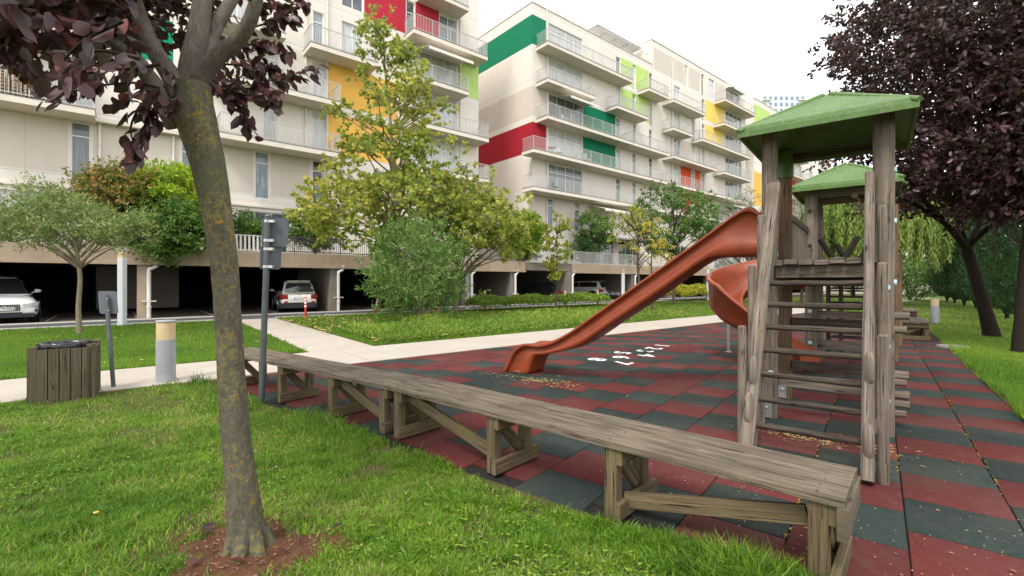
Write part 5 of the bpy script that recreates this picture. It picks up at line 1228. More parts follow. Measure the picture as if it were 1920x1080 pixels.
tree('plane_tree', 'tall yellowing plane tree rising in front of the left apartment block', 'tree', tp, [.17, .15, .12, .09, .06, .04, .015], cc_, 72, .62, .18, .18, 'lobed', 'leaf_plane', 'bark_pale', 'plane trees by the parking', (.05, .012), hang=.25, tintf=ptint)
b3 = G(866, 585); tp = [Vector((b3.x-.3, b3.y, -.05)), Vector((b3.x-.25, b3.y, 2)), Vector((b3.x-.3, b3.y, 4)), Vector((b3.x-.6, b3.y+.1, 6.2))]
cc_ = cone_clumps(Vector((b3.x+.55, b3.y-.5, 0)), 2.9, 6.7, [(0, 2.6), (.3, 3.3), (.6, 2.6), (1, .8)], 78, .15)
tree('plane_tree', 'lower yellow-green plane tree right of the tall one, above the garage edge', 'tree', tp, [.13, .1, .07, .02], cc_, 95, .62, .19, .19, 'lobed', 'leaf_plane', 'bark_pale', 'plane trees by the parking', (.05, .012), hang=.25, tintf=ptint)
b4 = G(600, 588); tp = [Vector((b4.x+.8, b4.y+1.0, -.05)), Vector((b4.x+.6, b4.y+1, 2.4)), Vector((b4.x+.1, b4.y+1, 4)), Vector((b4.x, b4.y+1, 6))]
# 4. oleander bush
random.seed(31)
def bush(name, label, base, hgt, prof, n_, per, cr_, L_, W_, shape, leafm, barkm, stems=7, z0=.25, tintf=None, upb=.1, hang=-.5, sr=.03, cat_='bush'):
    base = Vector(base); base.z = 0; t_ = thing(name, label, cat_, base)
    cc = cone_clumps(base, z0, hgt, prof, n_, .25); mb = MB()
    for i in range(stems):
        a = i*math.tau/stems+random.random(); r_ = prof[len(prof)//2][1]*.55; mb.tube(spline([base+Vector((math.cos(a)*.1, math.sin(a)*.1, -.03)), base+Vector((math.cos(a)*r_*.3, math.sin(a)*r_*.3, hgt*.35)), base+Vector((math.cos(a)*r_, math.sin(a)*r_, hgt*.75))], 4), list(np.linspace(sr, sr*.3, 9)), 7)
    mb.build('stems', barkm, t_)
    pos = []; d = []
    for c in cc:
        c = np.array(c); n1 = max(4, per//14)
        for j in range(n1):
            ax_ = nrm((c-np.array((base.x, base.y, hgt*.2)))[None]*.5+rng.normal(size=(1, 3))*.7)[0]; ax_[2] = abs(ax_[2])*.8+.2; m_ = 14; t = rng.random(m_); q = c+rng.normal(size=3)*cr_*.6+ax_*t[:, None]*cr_; dd = ax_*.7+rng.normal(size=(m_, 3))*.55; pos.append(q); d.append(dd)
    pos = np.concatenate(pos); d = np.concatenate(d); n_ = len(pos); pos[:, 2] = np.maximum(pos[:, 2], .03)
    tint = rng.random(n_) if tintf is None else tintf(pos)
    leaves('foliage', pos, d, rng.normal(size=(n_, 3)), L_*rng.uniform(.7, 1.2, n_), W_*rng.uniform(.8, 1.2, n_), shape, leafm, t_, tint); return t_
bush('oleander_bush', 'big rounded oleander bush with narrow grey-green leaves in the middle bed', G(785, 607), 3.75, [(0, .9), (.15, 1.35), (.35, 1.85), (.6, 1.55), (.85, .85), (1, .25)], 130, 150, .42, .20, .032, 'lance', 'leaf_oleander', 'bark_pale', 9)
# small oleander tree at left
b5 = G(149, 627); tk5 = [Vector((b5.x, b5.y, -.03)), Vector((b5.x-.03, b5.y, .8)), Vector((b5.x+.02, b5.y, 1.6)), Vector((b5.x-.06, b5.y, 2.3)), Vector((b5.x-.1, b5.y, 2.7))]
cl5 = clumps_in((b5.x-.35, b5.y, 3.2), (1.65, 1.4, .65), 55, .2)+clumps_in((b5.x-1.1, b5.y+.1, 3.9), (.5, .6, .5), 12)+clumps_in((b5.x+1.35, b5.y, 3.0), (.6, .7, .4), 10)+clumps_in((b5.x-1.9, b5.y, 3.2), (.55, .7, .45), 8)
tree('oleander_tree', 'small oleander tree with a pale slim trunk on the left lawn before the white car', 'tree', tk5, [.075, .06, .055, .05, .04], cl5, 120, .42, .17, .034, 'lance', 'leaf_oleander_dry', 'bark_pale', lr=(.035, .006), start=.6, frac=.8, hang=-.5, upb=.1, tintf=lambda p: rng.random(len(p)))
# young slim trees
def slim(label, px, py, ytop, prof, n_, leafm, per=60, L_=.17, W_=.13, barkm='bark', z0f=.42, r_=.05, name='young_tree', crr=.3, shape='oval'):
    tp = trunk_v(px, py, ytop, 5, .05); zt = tp[-1].z; cc = cone_clumps(tp[0], zt*z0f, zt, prof, n_, .1)
    tree(name, label, 'tree', tp, [r_, r_*.9, r_*.75, r_*.6, r_*.4, r_*.15], cc, per, crr, L_, W_, shape, leafm, barkm, lr=(.02, .006), hang=.4)
random.seed(33)
slim('slim young tree with a drooping yellow-green crown, before the black car', 1043, 582, 395, [(0, .25), (.15, .55), (.4, .7), (.7, .7), (1, .3)], 30, 'leaf_plane', 55, z0f=.3)
slim('thin young tree with sparse yellow leaves right of the silver sedan', 1222, 588, 400, [(0, .9), (.3, 1.2), (.6, .9), (1, .3)], 22, 'leaf_yellow', 26, .12, .07, z0f=.45)
# terrace plants
def tree_at(name, label, px, D, ztop, z0, rads, n_, per, leafm, shape='oval', L_=.16, W_=.1, hang=.2, barkm='bark', crr=.45, trunk_r=.09, zbase=3.0, cz=None, frac=1, group=None, tintf=None):
    b_ = B(S(px, D), D, zbase); tp = [b_, b_+Vector((.05, 0, (z0-zbase)*.6)), b_+Vector((0, .05, (ztop-zbase)*.6)), b_+Vector((.05, 0, (ztop-zbase)*.9))]
    cc = clumps_in((b_.x, b_.y, (z0+ztop)/2), (rads[0], rads[1], (ztop-z0)/2), n_, .35)
    return tree(name, label, 'tree' if 'tree' in name else 'shrub', tp, [trunk_r, trunk_r*.8, trunk_r*.6, trunk_r*.2], cc, per, crr, L_, W_, shape, leafm, barkm, group, (.035, .008), hang=hang, tintf=tintf)
random.seed(41)
tree_at('terrace_shrub', 'orange and green nandina-like shrub on the terrace at left', 222, 26.0, 6.45, 3.7, (1.9, 1.3), 70, 150, 'leaf_orange', 'oval', .14, .08)
tree_at('terrace_shrub', 'bright yellow-green conifer shrub on the terrace behind the lichened trunk', 318, 26.0, 6.7, 4.2, (2.1, 1.4), 80, 150, 'leaf_bright', 'spray', .26, .1, -.4, crr=.42)
tree_at('terrace_shrub', 'broad dark green shrub spilling over the garage edge left of the lichened trunk', 285, 25.1, 5.2, 2.5, (2.7, 1.2), 150, 140, 'leaf_green', 'oval', .13, .08, tintf=lambda p: np.clip(rng.random(len(p))*.7+.4*vnoise(p[:, 0], p[:, 2], 1.5), 0, 1))
tree_at('terrace_shrub', 'green climber behind the white pickets right of the lichened trunk', 466, 26.1, 4.85, 3.6, (1.3, .7), 50, 110, 'leaf_green', 'oval', .12, .07)
tree_at('terrace_shrub', 'dark green shrub beside the plane leaves on the terrace', 590, 26.3, 5.7, 3.3, (1.5, 1.1), 70, 120, 'leaf_green', 'oval', .13, .08)
tree_at('terrace_shrub', 'low green plants left of the oleander tree crown on the terrace', 20, 26.1, 4.6, 3.1, (2.2, .8), 36, 110, 'leaf_green', 'oval', .12, .07)
tree_at('terrace_conifer', 'dark olive conifer shrub on the terrace left of the slim young tree', 978, 26.2, 6.6, 3.1, (1.6, 1.4), 100, 150, 'leaf_bright', 'spray', .3, .1, -.6, crr=.45, tintf=lambda p: rng.random(len(p))**2*.8)
tree_at('terrace_tree', 'green round tree on the terrace in front of the middle block', 1112, 27.2, 7.9, 4.0, (1.75, 1.4), 56, 110, 'leaf_green', 'oval', .18, .11, crr=.5)
tree_at('terrace_shrub', 'dark bluish conifer shrub below the green terrace tree', 1092, 26.6, 5.2, 3.1, (1.2, 1), 30, 110, 'leaf_conifer', 'spray', .22, .08, -.3)
def gtree(name, label, px, py, ztop, z0, rads, n_, per, leafm, shape='oval', L_=.16, W_=.1, hang=.2, barkm='bark', crr=.5, tr=.1, dy=0, lr=(.05, .01), tintf=None, group=None):
    b_ = G(px, py); b_.z = -.04; tp = [b_, b_+Vector((.08, 0, z0*.5)), b_+Vector((0, .05, z0)), b_+Vector((.05, 0, (ztop+z0)/2)), b_+Vector((0, 0, ztop*.93))]
    cc = clumps_in((b_.x, b_.y, (z0+ztop)/2), (rads[0], rads[1], (ztop-z0)/2), n_, .4)
    return tree(name, label, 'tree', tp, [tr, tr*.8, tr*.7, tr*.4, tr*.15], cc, per, crr, L_, W_, shape, leafm, barkm, group, lr, hang=hang, tintf=tintf)
gtree('feathery_tree', 'broad feathery green tree before the orange panels of the far block', 1262, 573, 8.0, 3.4, (2.9, 2.2), 80, 100, 'leaf_green', 'oval', .2, .1, .3, tr=.09)
gtree('yellowing_tree', 'sparse yellow and green tree left of the feathery tree', 1196, 576, 6.4, 2.8, (1.9, 1.5), 40, 45, 'leaf_plane', 'oval', .15, .09, .3)
gtree('olive_tree', 'grey-green olive tree rising above the top of the long slide', 1408, 569, 8.2, 2.4, (4.2, 2.6), 120, 130, 'leaf_olive', 'lance', .17, .04, 0, tr=.12, crr=.55)
gtree('olive_tree', 'grey-green olive tree between the two play towers', 1502, 570, 7.6, 2.4, (2.9, 2.3), 90, 130, 'leaf_olive', 'lance', .17, .04, 0, tr=.12, crr=.55)
# willow
random.seed(51)
wb_ = G(1668, 573); wt = thing('willow_tree', 'weeping willow with long hanging yellow-green strands behind the play towers', 'tree', (wb_.x, wb_.y, 0))
wx, wy = wb_.x, wb_.y
limbed(wt, [(wx, wy, -.05), (wx+.1, wy, 1.6), (wx-.1, wy, 3.4), (wx, wy, 5.0), (wx-.2, wy, 6.5)], [.26, .2, .18, .14, .05], [([(wx, wy, 3), (wx+dx*.5, wy+dy*.5, 5.8), (wx+dx, wy+dy, 7.0)], .1, .03) for dx, dy in ((-3, -1), (3, -.5), (-1.5, -2.5), (1.8, -2.4), (-3.5, 1), (3.2, 1.2), (0, 2.5))], 'bark_dark', 12)
pos = []; d = []; mb = MB()
for _ in range(2600):
    a = random.uniform(0, math.tau); r_ = math.sqrt(random.random())*random.uniform(.5, 1)*6.0; x = wx+r_*math.cos(a)*1.0; y = wy+r_*math.sin(a)*.75; zt = 8.9-.11*r_**1.75+random.uniform(-.9, .3); zl = zt-random.uniform(1.5, 4.6); zl = max(zl, random.uniform(1.2, 3.2)); sx = random.uniform(-.3, .3)
    m_ = int((zt-zl)*15); 
    if m_ < 5: continue
    t = np.linspace(0, 1, m_)+rng.normal(size=m_)*.01; q = np.stack([x+sx*t**.5+rng.normal(size=m_)*.05, y+rng.normal(size=m_)*.05, zt+(zl-zt)*t], 1); dd = np.stack([rng.normal(size=m_)*.35, rng.normal(size=m_)*.35, -np.ones(m_)], 1); pos.append(q); d.append(dd)
    if _ % 8 == 0: mb.tube([(x, y, zt), (x+sx*.7, y, (zt+zl)/2), (x+sx, y, zl)], [.012, .008, .004], 3, cap=False)
mb.build('hanging_twigs', 'leaf_willow', wt)
pos = np.concatenate(pos); d = np.concatenate(d); n_ = len(pos); tn = np.clip(vnoise(pos[:, 0], pos[:, 1], 1.3)*.7+rng.random(n_)*.45, 0, 1)
leaves('crown', pos, d, rng.normal(size=(n_, 3)), 0.30*rng.uniform(.7, 1.2, n_), .055*rng.uniform(.8, 1.2, n_), 'lance', 'leaf_willow', wt, tn)
# evergreen columns at right
random.seed(61)
def column_tree(px, py, h_, r_, label=None, n_=46, proto=None):
    b_ = G(px, py); b_.z = 0
    if proto: s_ = h_/proto['h']; c_ = dup(proto['o'], b_, random.uniform(0, 6.28), label); c_.scale = (r_/proto['r'], r_/proto['r'], s_); return c_
    t_ = thing('cypress_tree', label, 'tree', b_, 'row of dark green cypresses'); mb = MB(); mb.tube([b_, b_+Vector((0, 0, h_*.5)), b_+Vector((0, 0, h_*.9))], [.07, .05, .02], 7)
    for i in range(6): a = i*1.05; mb.tube([b_+Vector((0, 0, .12)), b_+Vector((math.cos(a)*.2, math.sin(a)*.2, .5)), b_+Vector((math.cos(a)*.35, math.sin(a)*.35, 1.2))], [.035, .025, .015], 5)
    mb.build('trunk', 'bark_dark', t_)
    N_ = 9000; f = rng.random(N_)**.9; pr = np.interp(f, [0, .1, .3, .7, .9, 1], [.45, .85, 1, .85, .5, .05])*r_; a = rng.random(N_)*6.283; lump = 1+.22*(vnoise(a*2.2, f*7, 1.0)-.5)*2; q = pr*lump*np.sqrt(rng.uniform(.25, 1, N_))
    pos = np.stack([b_.x+q*np.cos(a), b_.y+q*np.sin(a), .35+f*(h_-.35)], 1); d = np.stack([np.cos(a)*.45, np.sin(a)*.45, np.ones(N_)], 1)+rng.normal(size=(N_, 3))*.35
    leaves('crown', pos, d, np.stack([np.cos(a), np.sin(a), a*0], 1)+rng.normal(size=(N_, 3))*.7, .16*rng.uniform(.6, 1.2, N_), .07, 'spray', 'leaf_conifer', t_, np.clip(rng.random(N_)*.8+.3*(vnoise(a*3, f*9, 1)-.3), 0, 1)); return dict(o=t_, h=h_, r=r_)
pr_ = column_tree(1888, 598, 4.9, 1.15, 'nearest cypress of the dark row, just left of the straight purple-tree trunk')
cyl_ = [(1858, 586, 5.2, 1.1, 'cypress right behind the leaning purple-tree trunk'), (1830, 579, 5.4, 1.15, 'cypress just left of the leaning trunk'), (1808, 574, 5.2, 1.1, 'fourth cypress of the row counted from the right edge'),
        (1790, 569, 5.4, 1.2, 'fifth cypress of the row counted from the right edge'), (1776, 566, 5.4, 1.2, 'farthest cypress, at the left end of the row'), (1925, 612, 4.9, 1.1, 'cypress cut off by the right edge of the picture')]
for a_ in cyl_: column_tree(*a_[:4], label=a_[4], proto=pr_)
bush('green_bush', 'round dark green bush beyond the far bench, right of the log post', G(1706, 563), 3.4, [(0, 1.0), (.3, 2.0), (.6, 2.1), (1, .6)], 60, 100, .6, .2, .09, 'oval', 'leaf_green', 'bark_dark', 6)
def far_green(label, px, py, h_, r_, leafm='leaf_green', n_=60, name='background_tree', per=90, group='trees closing the view behind the playground'):
    b_ = G(px, py); tp = [Vector((b_.x, b_.y, -.1)), Vector((b_.x, b_.y, h_*.3)), Vector((b_.x, b_.y, h_*.6)), Vector((b_.x, b_.y, h_*.9))]
    tree(name, label, 'tree', tp, [.2, .15, .1, .03], clumps_in((b_.x, b_.y, h_*.56), (r_, r_*.8, h_*.45), n_, .4), per, .8, .32, .2, 'oval', leafm, 'bark_dark', group, (.07, .02))
far_green('light green tree behind the willow at left', 1600, 556, 7, 4.6, 'leaf_willow', 80); far_green('dark tree closing the lawn behind the cypress row', 1800, 553, 12, 7, 'leaf_green', 110); far_green('green tree behind the far cypresses at right', 1900, 556, 9, 6, 'leaf_green', 100); far_green('green tree behind the round bush', 1690, 550, 5.5, 4.5, 'leaf_green', 50)
far_green('tree between the olive trees and the far block', 1455, 555, 7.5, 4.5, 'leaf_olive', 70)
# low hedges
def hedge(name, label, p0, p1, wd, h_, leafm, dens, L_=.07, W_=.035, shape='oval', cat_='hedge'):
    p0 = Vector(p0); p1 = Vector(p1); ax_ = (p1-p0); Ln = ax_.length; ax_.normalize(); sd_ = Vector((-ax_.y, ax_.x, 0)); c_ = (p0+p1)/2; c_.z = 0; t_ = thing(name, label, cat_, c_)
    mb = MB(); 
    for i in range(int(Ln/.35)): q = p0+ax_*(i*.35+.15); mb.tube([Vector((q.x, q.y, -.02)), Vector((q.x+.04, q.y, h_*.6))], [.015, .006], 5)
    mb.build('stems', 'bark_dark', t_)
    N_ = int(Ln*wd*dens); u = rng.random(N_)*Ln; v = rng.uniform(-1, 1, N_); top = h_*(1-.35*np.abs(v)**3)*(.8+.35*vnoise(u, v, 1.7)); z = top*rng.uniform(.25, 1, N_)**.5
    pos = np.stack([p0.x+ax_.x*u+sd_.x*v*wd/2, p0.y+ax_.y*u+sd_.y*v*wd/2, z], 1); d = rng.normal(size=(N_, 3))*.7+np.array((0, 0, .8)); leaves('foliage', pos, d, rng.normal(size=(N_, 3)), L_*rng.uniform(.7, 1.3, N_), W_*rng.uniform(.8, 1.2, N_), shape, leafm, t_)
hedge('low_hedge', 'long low green hedge along the bed in front of the garage bays', B(S(885, 20), 20, 0), B(S(1130, 20), 20, 0), 1.5, .75, 'groundcover', 1300, .13, .05)
hedge('yellow_hedge', 'clipped yellow-green hedge by the road, left of the spiral slide', B(S(1262, 20.6), 20.6, 0), B(S(1362, 20.6), 20.6, 0), 1.6, 1.25, 'leaf_hedge_yellow', 900, .16, .08)

# grass and ground cover
def blades(name, label, xy, h_, wd, mat, seg=2, tint=None, z0=0.0, lean=.5, clump=None):
    n_ = len(xy); a = rng.random(n_)*6.283; side = np.stack([np.cos(a), np.sin(a), a*0], 1); la = rng.random(n_)*6.283; ln = np.stack([np.cos(la), np.sin(la), la*0], 1)*(lean*rng.random(n_)*h_)[:, None]; base = np.stack([xy[:, 0], xy[:, 1], np.full(n_, z0)], 1); w_ = (wd*rng.uniform(.7, 1.3, n_))[:, None]
    if seg == 2:
        mid = base+ln*.35+np.array((0, 0, 1))*(h_*.55)[:, None]; tip = base+ln+np.array((0, 0, 1))*(h_*(1-.3*rng.random(n_)))[:, None]
        V = np.stack([base-side*w_*.5, base+side*w_*.5, mid-side*w_*.4, mid+side*w_*.4, tip], 1); polys = [(0, 1, 3, 2), (2, 3, 4)]; k = 5
    else:
        tip = base+ln+np.array((0, 0, 1))*h_[:, None]; V = np.stack([base-side*w_*.5, base+side*w_*.5, tip], 1); polys = [(0, 1, 2)]; k = 3
    if tint is None: tint = rng.random(n_)
    return tag(raw(name, V, polys, k, mat, None, np.clip(tint, 0, 1)), label, None, None, 'stuff')
def in_view(x, y, m=1.12): return (y > .6) & (np.abs(x) < y*(960/F)*m+.6)
def Dof(x, y): return -(x*BR[0]+y*BR[1])
def Bof(x, y): return x*PU[0]+y*PU[1]
def Aof(x, y): return x*PR[0]+y*PR[1]
def Sof(x, y): return x*BU[0]+y*BU[1]
# front lawn: density falls with distance
n_ = 1500000; yy = 1/rng.uniform(1/7.6, 1/1.5, n_)*1.0; xx = rng.uniform(-1, 1, n_)*(yy*1.3+.6)
edge = Bof(xx, yy)+.22*(vnoise(xx, yy, 2.3)-.5)+.05*(vnoise(xx, yy, 9)-.5)
k = (edge < FB-.02) & (Dof(xx, yy) < D_RUB-.03+.08*(vnoise(xx, yy, 3)-.5)); xx, yy = xx[k], yy[k]
rt = np.hypot((xx-TB.x)/1.0, (yy-TB.y)/.8); bare = vnoise(xx+7, yy, 2.2)*.6+vnoise(xx, yy+3, 7)*.4
k = (rng.random(len(xx)) < np.clip((rt-.26+.3*(vnoise(xx, yy, 4)-.5))*2.4, .03, 1)) & (rng.random(len(xx)) < np.clip(1.0-(bare-.52)*4.5, .12, 1)); xx, yy = xx[k], yy[k]
keepn = 500000
if len(xx) > keepn: i_ = rng.choice(len(xx), keepn, replace=False); xx, yy = xx[i_], yy[i_]
tall = np.clip((Bof(xx, yy)-(FB-.55))*2.0, 0, 1)*np.clip(vnoise(xx, yy, 1.9)*2.2-.5, .12, 1); cl_ = vnoise(xx, yy, 11); hh_ = (.012+.024*vnoise(xx, yy, 2.0)+.042*cl_**2+.018*rng.random(len(xx)))*rng.uniform(.6, 1.3, len(xx))+.19*tall*rng.random(len(xx))**1.5
dry = vnoise(xx+20, yy+5, 1.1); tn = rng.random(len(xx))*.42+.24*dry+.22*vnoise(xx+3, yy, 5.5)+np.where(rng.random(len(xx)) < .07+.35*np.clip((vnoise(xx+20, yy+5, 2.6)-.5)*3, 0, 1), .40, 0)-.2*tall-.1*(vnoise(xx, yy, .9) > .6)
blades('grass_blades', 'short green grass of the near lawn around the lichened tree', np.stack([xx, yy], 1), hh_, (.0045+.0022*rng.random(len(xx)))*(1+yy*.10), 'grass', 2, tn, .0, 1.1)
# clover and broad weeds in the near lawn
n_ = 16000; yy = 1/rng.uniform(1/6.5, 1/1.9, n_); xx = rng.uniform(-1, 1, n_)*(yy*1.15); k = (Bof(xx, yy) < FB-.1) & (Dof(xx, yy) < D_RUB-.1) & (vnoise(xx, yy+9, 1.7) > .52) & (np.hypot(xx-TB.x, yy-TB.y) > .55); xx, yy = xx[k], yy[k]; n_ = len(xx)
pos = np.stack([xx, yy, rng.uniform(.012, .045, n_)], 1); a = rng.random(n_)*6.28
tag(leaves('clover', pos, np.stack([np.cos(a), np.sin(a), rng.uniform(-.1, .5, n_)], 1), np.tile((0.05, .02, 1.0), (n_, 1)), .024*rng.uniform(.6, 1.4, n_), .018*rng.uniform(.7, 1.3, n_), 'oval', 'groundcover', None, rng.random(n_)*.8), 'small round clover leaves scattered in the near lawn', None, None, 'stuff')
# left lawn
def region(n_, ymin, ymax, test, dens_exp=1.0):
    yy = 1/rng.uniform(1/ymax, 1/ymin, n_); xx = rng.uniform(-1, 1, n_)*(yy*1.38+1.0); k = test(xx, yy); return xx[k], yy[k]
wob = lambda x, y: .10*(vnoise(x, y, 2.5)-.5)
xx, yy = region(520000, 6.5, 26, lambda x, y: (Dof(x, y) > D_PATH+.03+wob(x, y)) & (Dof(x, y) < D_LAWN-.08) & (Sof(x, y) < np.interp(Dof(x, y), [D_PATH, D_LAWN], [3.10, 3.55])+wob(x, y)))
blades('lawn_grass', 'mown green grass of the left lawn before the road', np.stack([xx, yy], 1), .05+.04*vnoise(xx, yy, 2)+.09*np.clip(1-np.abs(Dof(xx, yy)-D_PATH)*3, 0, 1)*vnoise(xx, yy, 3), .0035+.0011*yy, 'grass', 1, rng.random(len(xx))*.55+.3*vnoise(xx, yy, .8), 0, .8)
xx, yy = region(500000, 9, 45, lambda x, y: (Dof(x, y) > D_PATH+.03) & (Dof(x, y) < D_LAWN-.08) & (Sof(x, y) > np.interp(Dof(x, y), [D_PATH, D_LAWN], [4.64, 5.09])) & (x < y*.95))
blades('bed_grass', 'green grass of the bed between the path and the garage road', np.stack([xx, yy], 1), .06+.05*vnoise(xx, yy, 2), .004+.0011*yy, 'grass', 1, rng.random(len(xx))*.6+.25*vnoise(xx, yy, .8), 0, .8)
# ground cover band
xx, yy = region(400000, 9, 30, lambda x, y: (Dof(x, y) > D_PATH+.12) & (Dof(x, y) < 14.6+2.0*(vnoise(x, y, .5)-.5)) & (Sof(x, y) > np.interp(Dof(x, y), [D_PATH, 15], [4.9, 5.1])) & (Sof(x, y) < 17.5-1.2*(Dof(x, y)-D_PATH)+2*vnoise(x, y, .7)))
n_ = len(xx); hz = .16+.30*vnoise(xx, yy, 1.1)*np.clip((Dof(xx, yy)-D_PATH)*1.5, .4, 1); pos = np.stack([xx, yy, hz*rng.uniform(.2, 1, n_)], 1)
tag(leaves('ground_cover', pos, rng.normal(size=(n_, 3))*.6+np.array((0, 0, .8)), rng.normal(size=(n_, 3)), .10*rng.uniform(.6, 1.3, n_), .03*rng.uniform(.7, 1.3, n_), 'lance', 'groundcover', None, rng.random(n_)*.6+.5*vnoise(xx, yy, 1.1)*(hz/.4)), 'knee-low leafy ground cover along the middle path', None, None, 'stuff')
# right lawn
xx, yy = region(950000, 3.0, 60, lambda x, y: (Aof(x, y) > 1.28+.08*(vnoise(x, y, 3)-.5)) & (Bof(x, y) > FB) )
if len(xx) > 420000: i_ = rng.choice(len(xx), 420000, replace=False); xx, yy = xx[i_], yy[i_]
blades('side_grass', 'bright green grass of the right lawn under the purple trees', np.stack([xx, yy], 1), .04+.05*vnoise(xx, yy, 1.5)+.07*np.clip(1-(Aof(xx, yy)-1.3)*2.5, 0, 1)*vnoise(xx, yy, 2.2), .0035+.0012*yy, 'grass', 1, rng.random(len(xx))*.6+.32*vnoise(xx, yy, .7), 0, .8)
xx, yy = region(90000, 20, 48, lambda x, y: (Aof(x, y) < 1.2) & (Bof(x, y) > 27) & (Dof(x, y) < D_RUB-.05))
blades('far_grass', 'grass beyond the end of the rubber paving', np.stack([xx, yy], 1), .08+.05*rng.random(len(xx)), .004+.0013*yy, 'grass', 1, rng.random(len(xx))*.7, 0, .8)

# litter and fallen leaves
def litter(name, label, xx, yy, L_, W_, z, mat='litter', shape='oval', tint=None):
    n_ = len(xx); a = rng.random(n_)*6.28; d = np.stack([np.cos(a), np.sin(a), rng.uniform(-.02, .12, n_)], 1); return tag(leaves(name, np.stack([xx, yy, np.full(n_, z)], 1), d, np.stack([rng.normal(size=n_)*.15, rng.normal(size=n_)*.15, np.ones(n_)], 1), L_*rng.uniform(.5, 1.4, n_), W_*rng.uniform(.5, 1.3, n_), shape, mat, None, tint), label, None, None, 'stuff')
onrub = lambda x, y: (Aof(x, y) < 1.24) & (Bof(x, y) > FB+.02) & (Dof(x, y) < D_RUB-.05)
yy = 1/rng.uniform(1/14, 1/2.0, 9000); xx = rng.uniform(-1, 1, 9000)*yy*1.12; k = onrub(xx, yy) & (vnoise(xx, yy, 1.2) > .32+rng.random(9000)*.9); litter('seed_litter', 'tiny pale seeds and crumbs strewn over the rubber paving', xx[k], yy[k], .011, .007, .004)
yy = 1/rng.uniform(1/14, 1/2.3, 150); xx = rng.uniform(-.2, 1.12, 150)*yy; k = onrub(xx, yy) & (Aof(xx, yy) > -1); litter('fallen_leaves', 'brown and purple leaves fallen on the rubber paving at right', xx[k], yy[k], .028, .018, .006, tint=rng.random(k.sum())*.3)
ca = rng.normal(size=260)*.33-.45; cb = rng.normal(size=260)*.10+5.35; P_ = np.array([tuple(P(a, b)) for a, b in zip(ca, cb)]); litter('leaf_drift', 'dry leaf drift behind the ladder', P_[:, 0], P_[:, 1], .05, .012, .008, tint=rng.random(260)*.5+.4)
ca = rng.normal(size=200)*.5-4.1; cb = rng.normal(size=200)*.12+5.9; P_ = np.array([tuple(P(a, b)) for a, b in zip(ca, cb)]); litter('leaf_drift', 'yellow leaf crumbs at the foot of the long slide', P_[:, 0], P_[:, 1], .05, .015, .008, tint=rng.random(200)*.3+.55)
# weeds in tile joints
xs = []; ys = []
for ci in range(0, 4):
    a = 1.26-ci*T; b = rng.uniform(FB, 14, 260); k = vnoise(b*0+ci, b, 1.4) > .5; q = np.array([tuple(P(a+random.uniform(-.008, .008), bb)) for bb in b[k]]); xs.append(q[:, 0]); ys.append(q[:, 1])
litter('joint_weeds', 'yellow-green moss crumbs in the tile joints at right', np.concatenate(xs), np.concatenate(ys), .022, .01, .006, mat='leaf_yellow')
yy = 1/rng.uniform(1/26, 1/9, 5200); xx = rng.uniform(-1, .4, 5200)*yy; k = (Dof(xx, yy) > D_PATH+.2) & (Dof(xx, yy) < D_LAWN-.1) & (Sof(xx, yy) > 4.5) & (vnoise(xx, yy, .5) > .35); litter('autumn_leaves', 'tan autumn leaves fallen on the bed under the plane trees', xx[k], yy[k], .13, .11, .09, tint=rng.random(k.sum())*.5+.3)
yy = 1/rng.uniform(1/20, 1/7, 700); xx = rng.uniform(-1, 0, 700)*yy; k = (Dof(xx, yy) > D_PATH+.2) & (Dof(xx, yy) < D_LAWN-.1) & (Sof(xx, yy) < 2.8) & (rng.random(700) < .3); litter('lawn_leaves', 'scattered tan leaves on the left lawn', xx[k], yy[k], .08, .05, .06, tint=rng.random(k.sum())*.5+.4)
ang = rng.random(260)*6.28; rd = np.abs(rng.normal(size=260))*.3+.13; litter('bark_mulch', 'brown bark crumbs on the bare soil around the lichened tree', TB.x+np.cos(ang)*rd, TB.y+np.sin(ang)*rd*.85, .030, .010, .040, tint=rng.random(260)*.3)
litter('purple_leaves', 'few purple leaves dropped near the trunk base', TB.x+rng.normal(size=14)*.5, TB.y+rng.normal(size=14)*.35, .07, .045, .055, mat='leaf_purple')
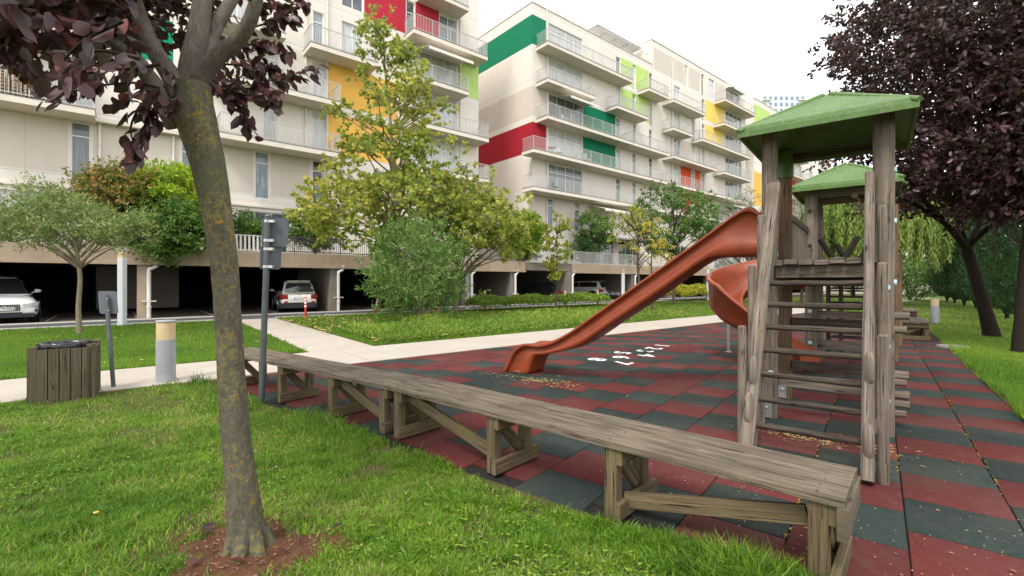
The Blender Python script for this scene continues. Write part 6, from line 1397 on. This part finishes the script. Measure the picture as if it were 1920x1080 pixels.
d_ = G(180, 977); mb = MB(); mb.tube([Vector((d_.x, d_.y, 0)), Vector((d_.x, d_.y, .05))], [.002, .002], 5)
dn = thing('dandelion', 'single yellow dandelion in the near lawn', 'flower', (d_.x, d_.y, 0)); mb.build('stalk', 'leaf_green', dn)
mb = MB(); 
for i in range(16): a = i*math.tau/16; mb.beam((d_.x, d_.y, .05), (d_.x+math.cos(a)*.014, d_.y+math.sin(a)*.014, .056), .005, .002)
mb.build('petals', 'paint_yellow', dn)
mb = MB(); q = G(1787, 651); mb.tube([q+Vector((0, 0, -.02)), q+Vector((0, 0, .035)), q+Vector((0, 0, .045))], [.3, .3, .26], 20); tag(mb.build('manhole_cover', 'concrete_grey'), 'flat round concrete cover in the grass right of the near wide bench', 'cover')
mb = MB(); p_ = G(1209, 661); mb.add([p_+Vector((-.07, 0, .004)), p_+Vector((.0, -.03, .05)), p_+Vector((.07, 0, .004)), p_+Vector((0, .05, .03))], [(0, 1, 2, 3)]); mb.add([p_+Vector((-.07, 0, .007)), p_+Vector((.0, -.03, .053)), p_+Vector((.07, 0, .007)), p_+Vector((0, .05, .033))], [(0, 1, 2, 3)]); tag(mb.build('curled_leaf', 'leaf_fallen'), 'single curled brown leaf lying right of the hopscotch numbers', 'leaf')
# pale building behind the bushes at far right
gh = thing('low_building', 'low pale building with a grey sloping roof seen past the far bench', 'building', (G(1732, 552).x, G(1732, 552).y, 0)); q = G(1732, 552)
mb = MB(); mb.box(q+Vector((0, 6, 1.2)), (12, 8, 2.6)); mb.build('wall', 'plaster_cream', gh); mb = MB(); mb.add([q+Vector((-6.3, 1.6, 2.5)), q+Vector((6.3, 1.6, 2.5)), q+Vector((6.3, 10.4, 2.5)), q+Vector((-6.3, 10.4, 2.5)), q+Vector((-6.3, 6, 4.4)), q+Vector((6.3, 6, 4.4))], [(0, 1, 5, 4), (2, 3, 4, 5), (1, 2, 5), (3, 0, 4), (0, 3, 2, 1)]); mb.build('roof', 'lamp_grey', gh)
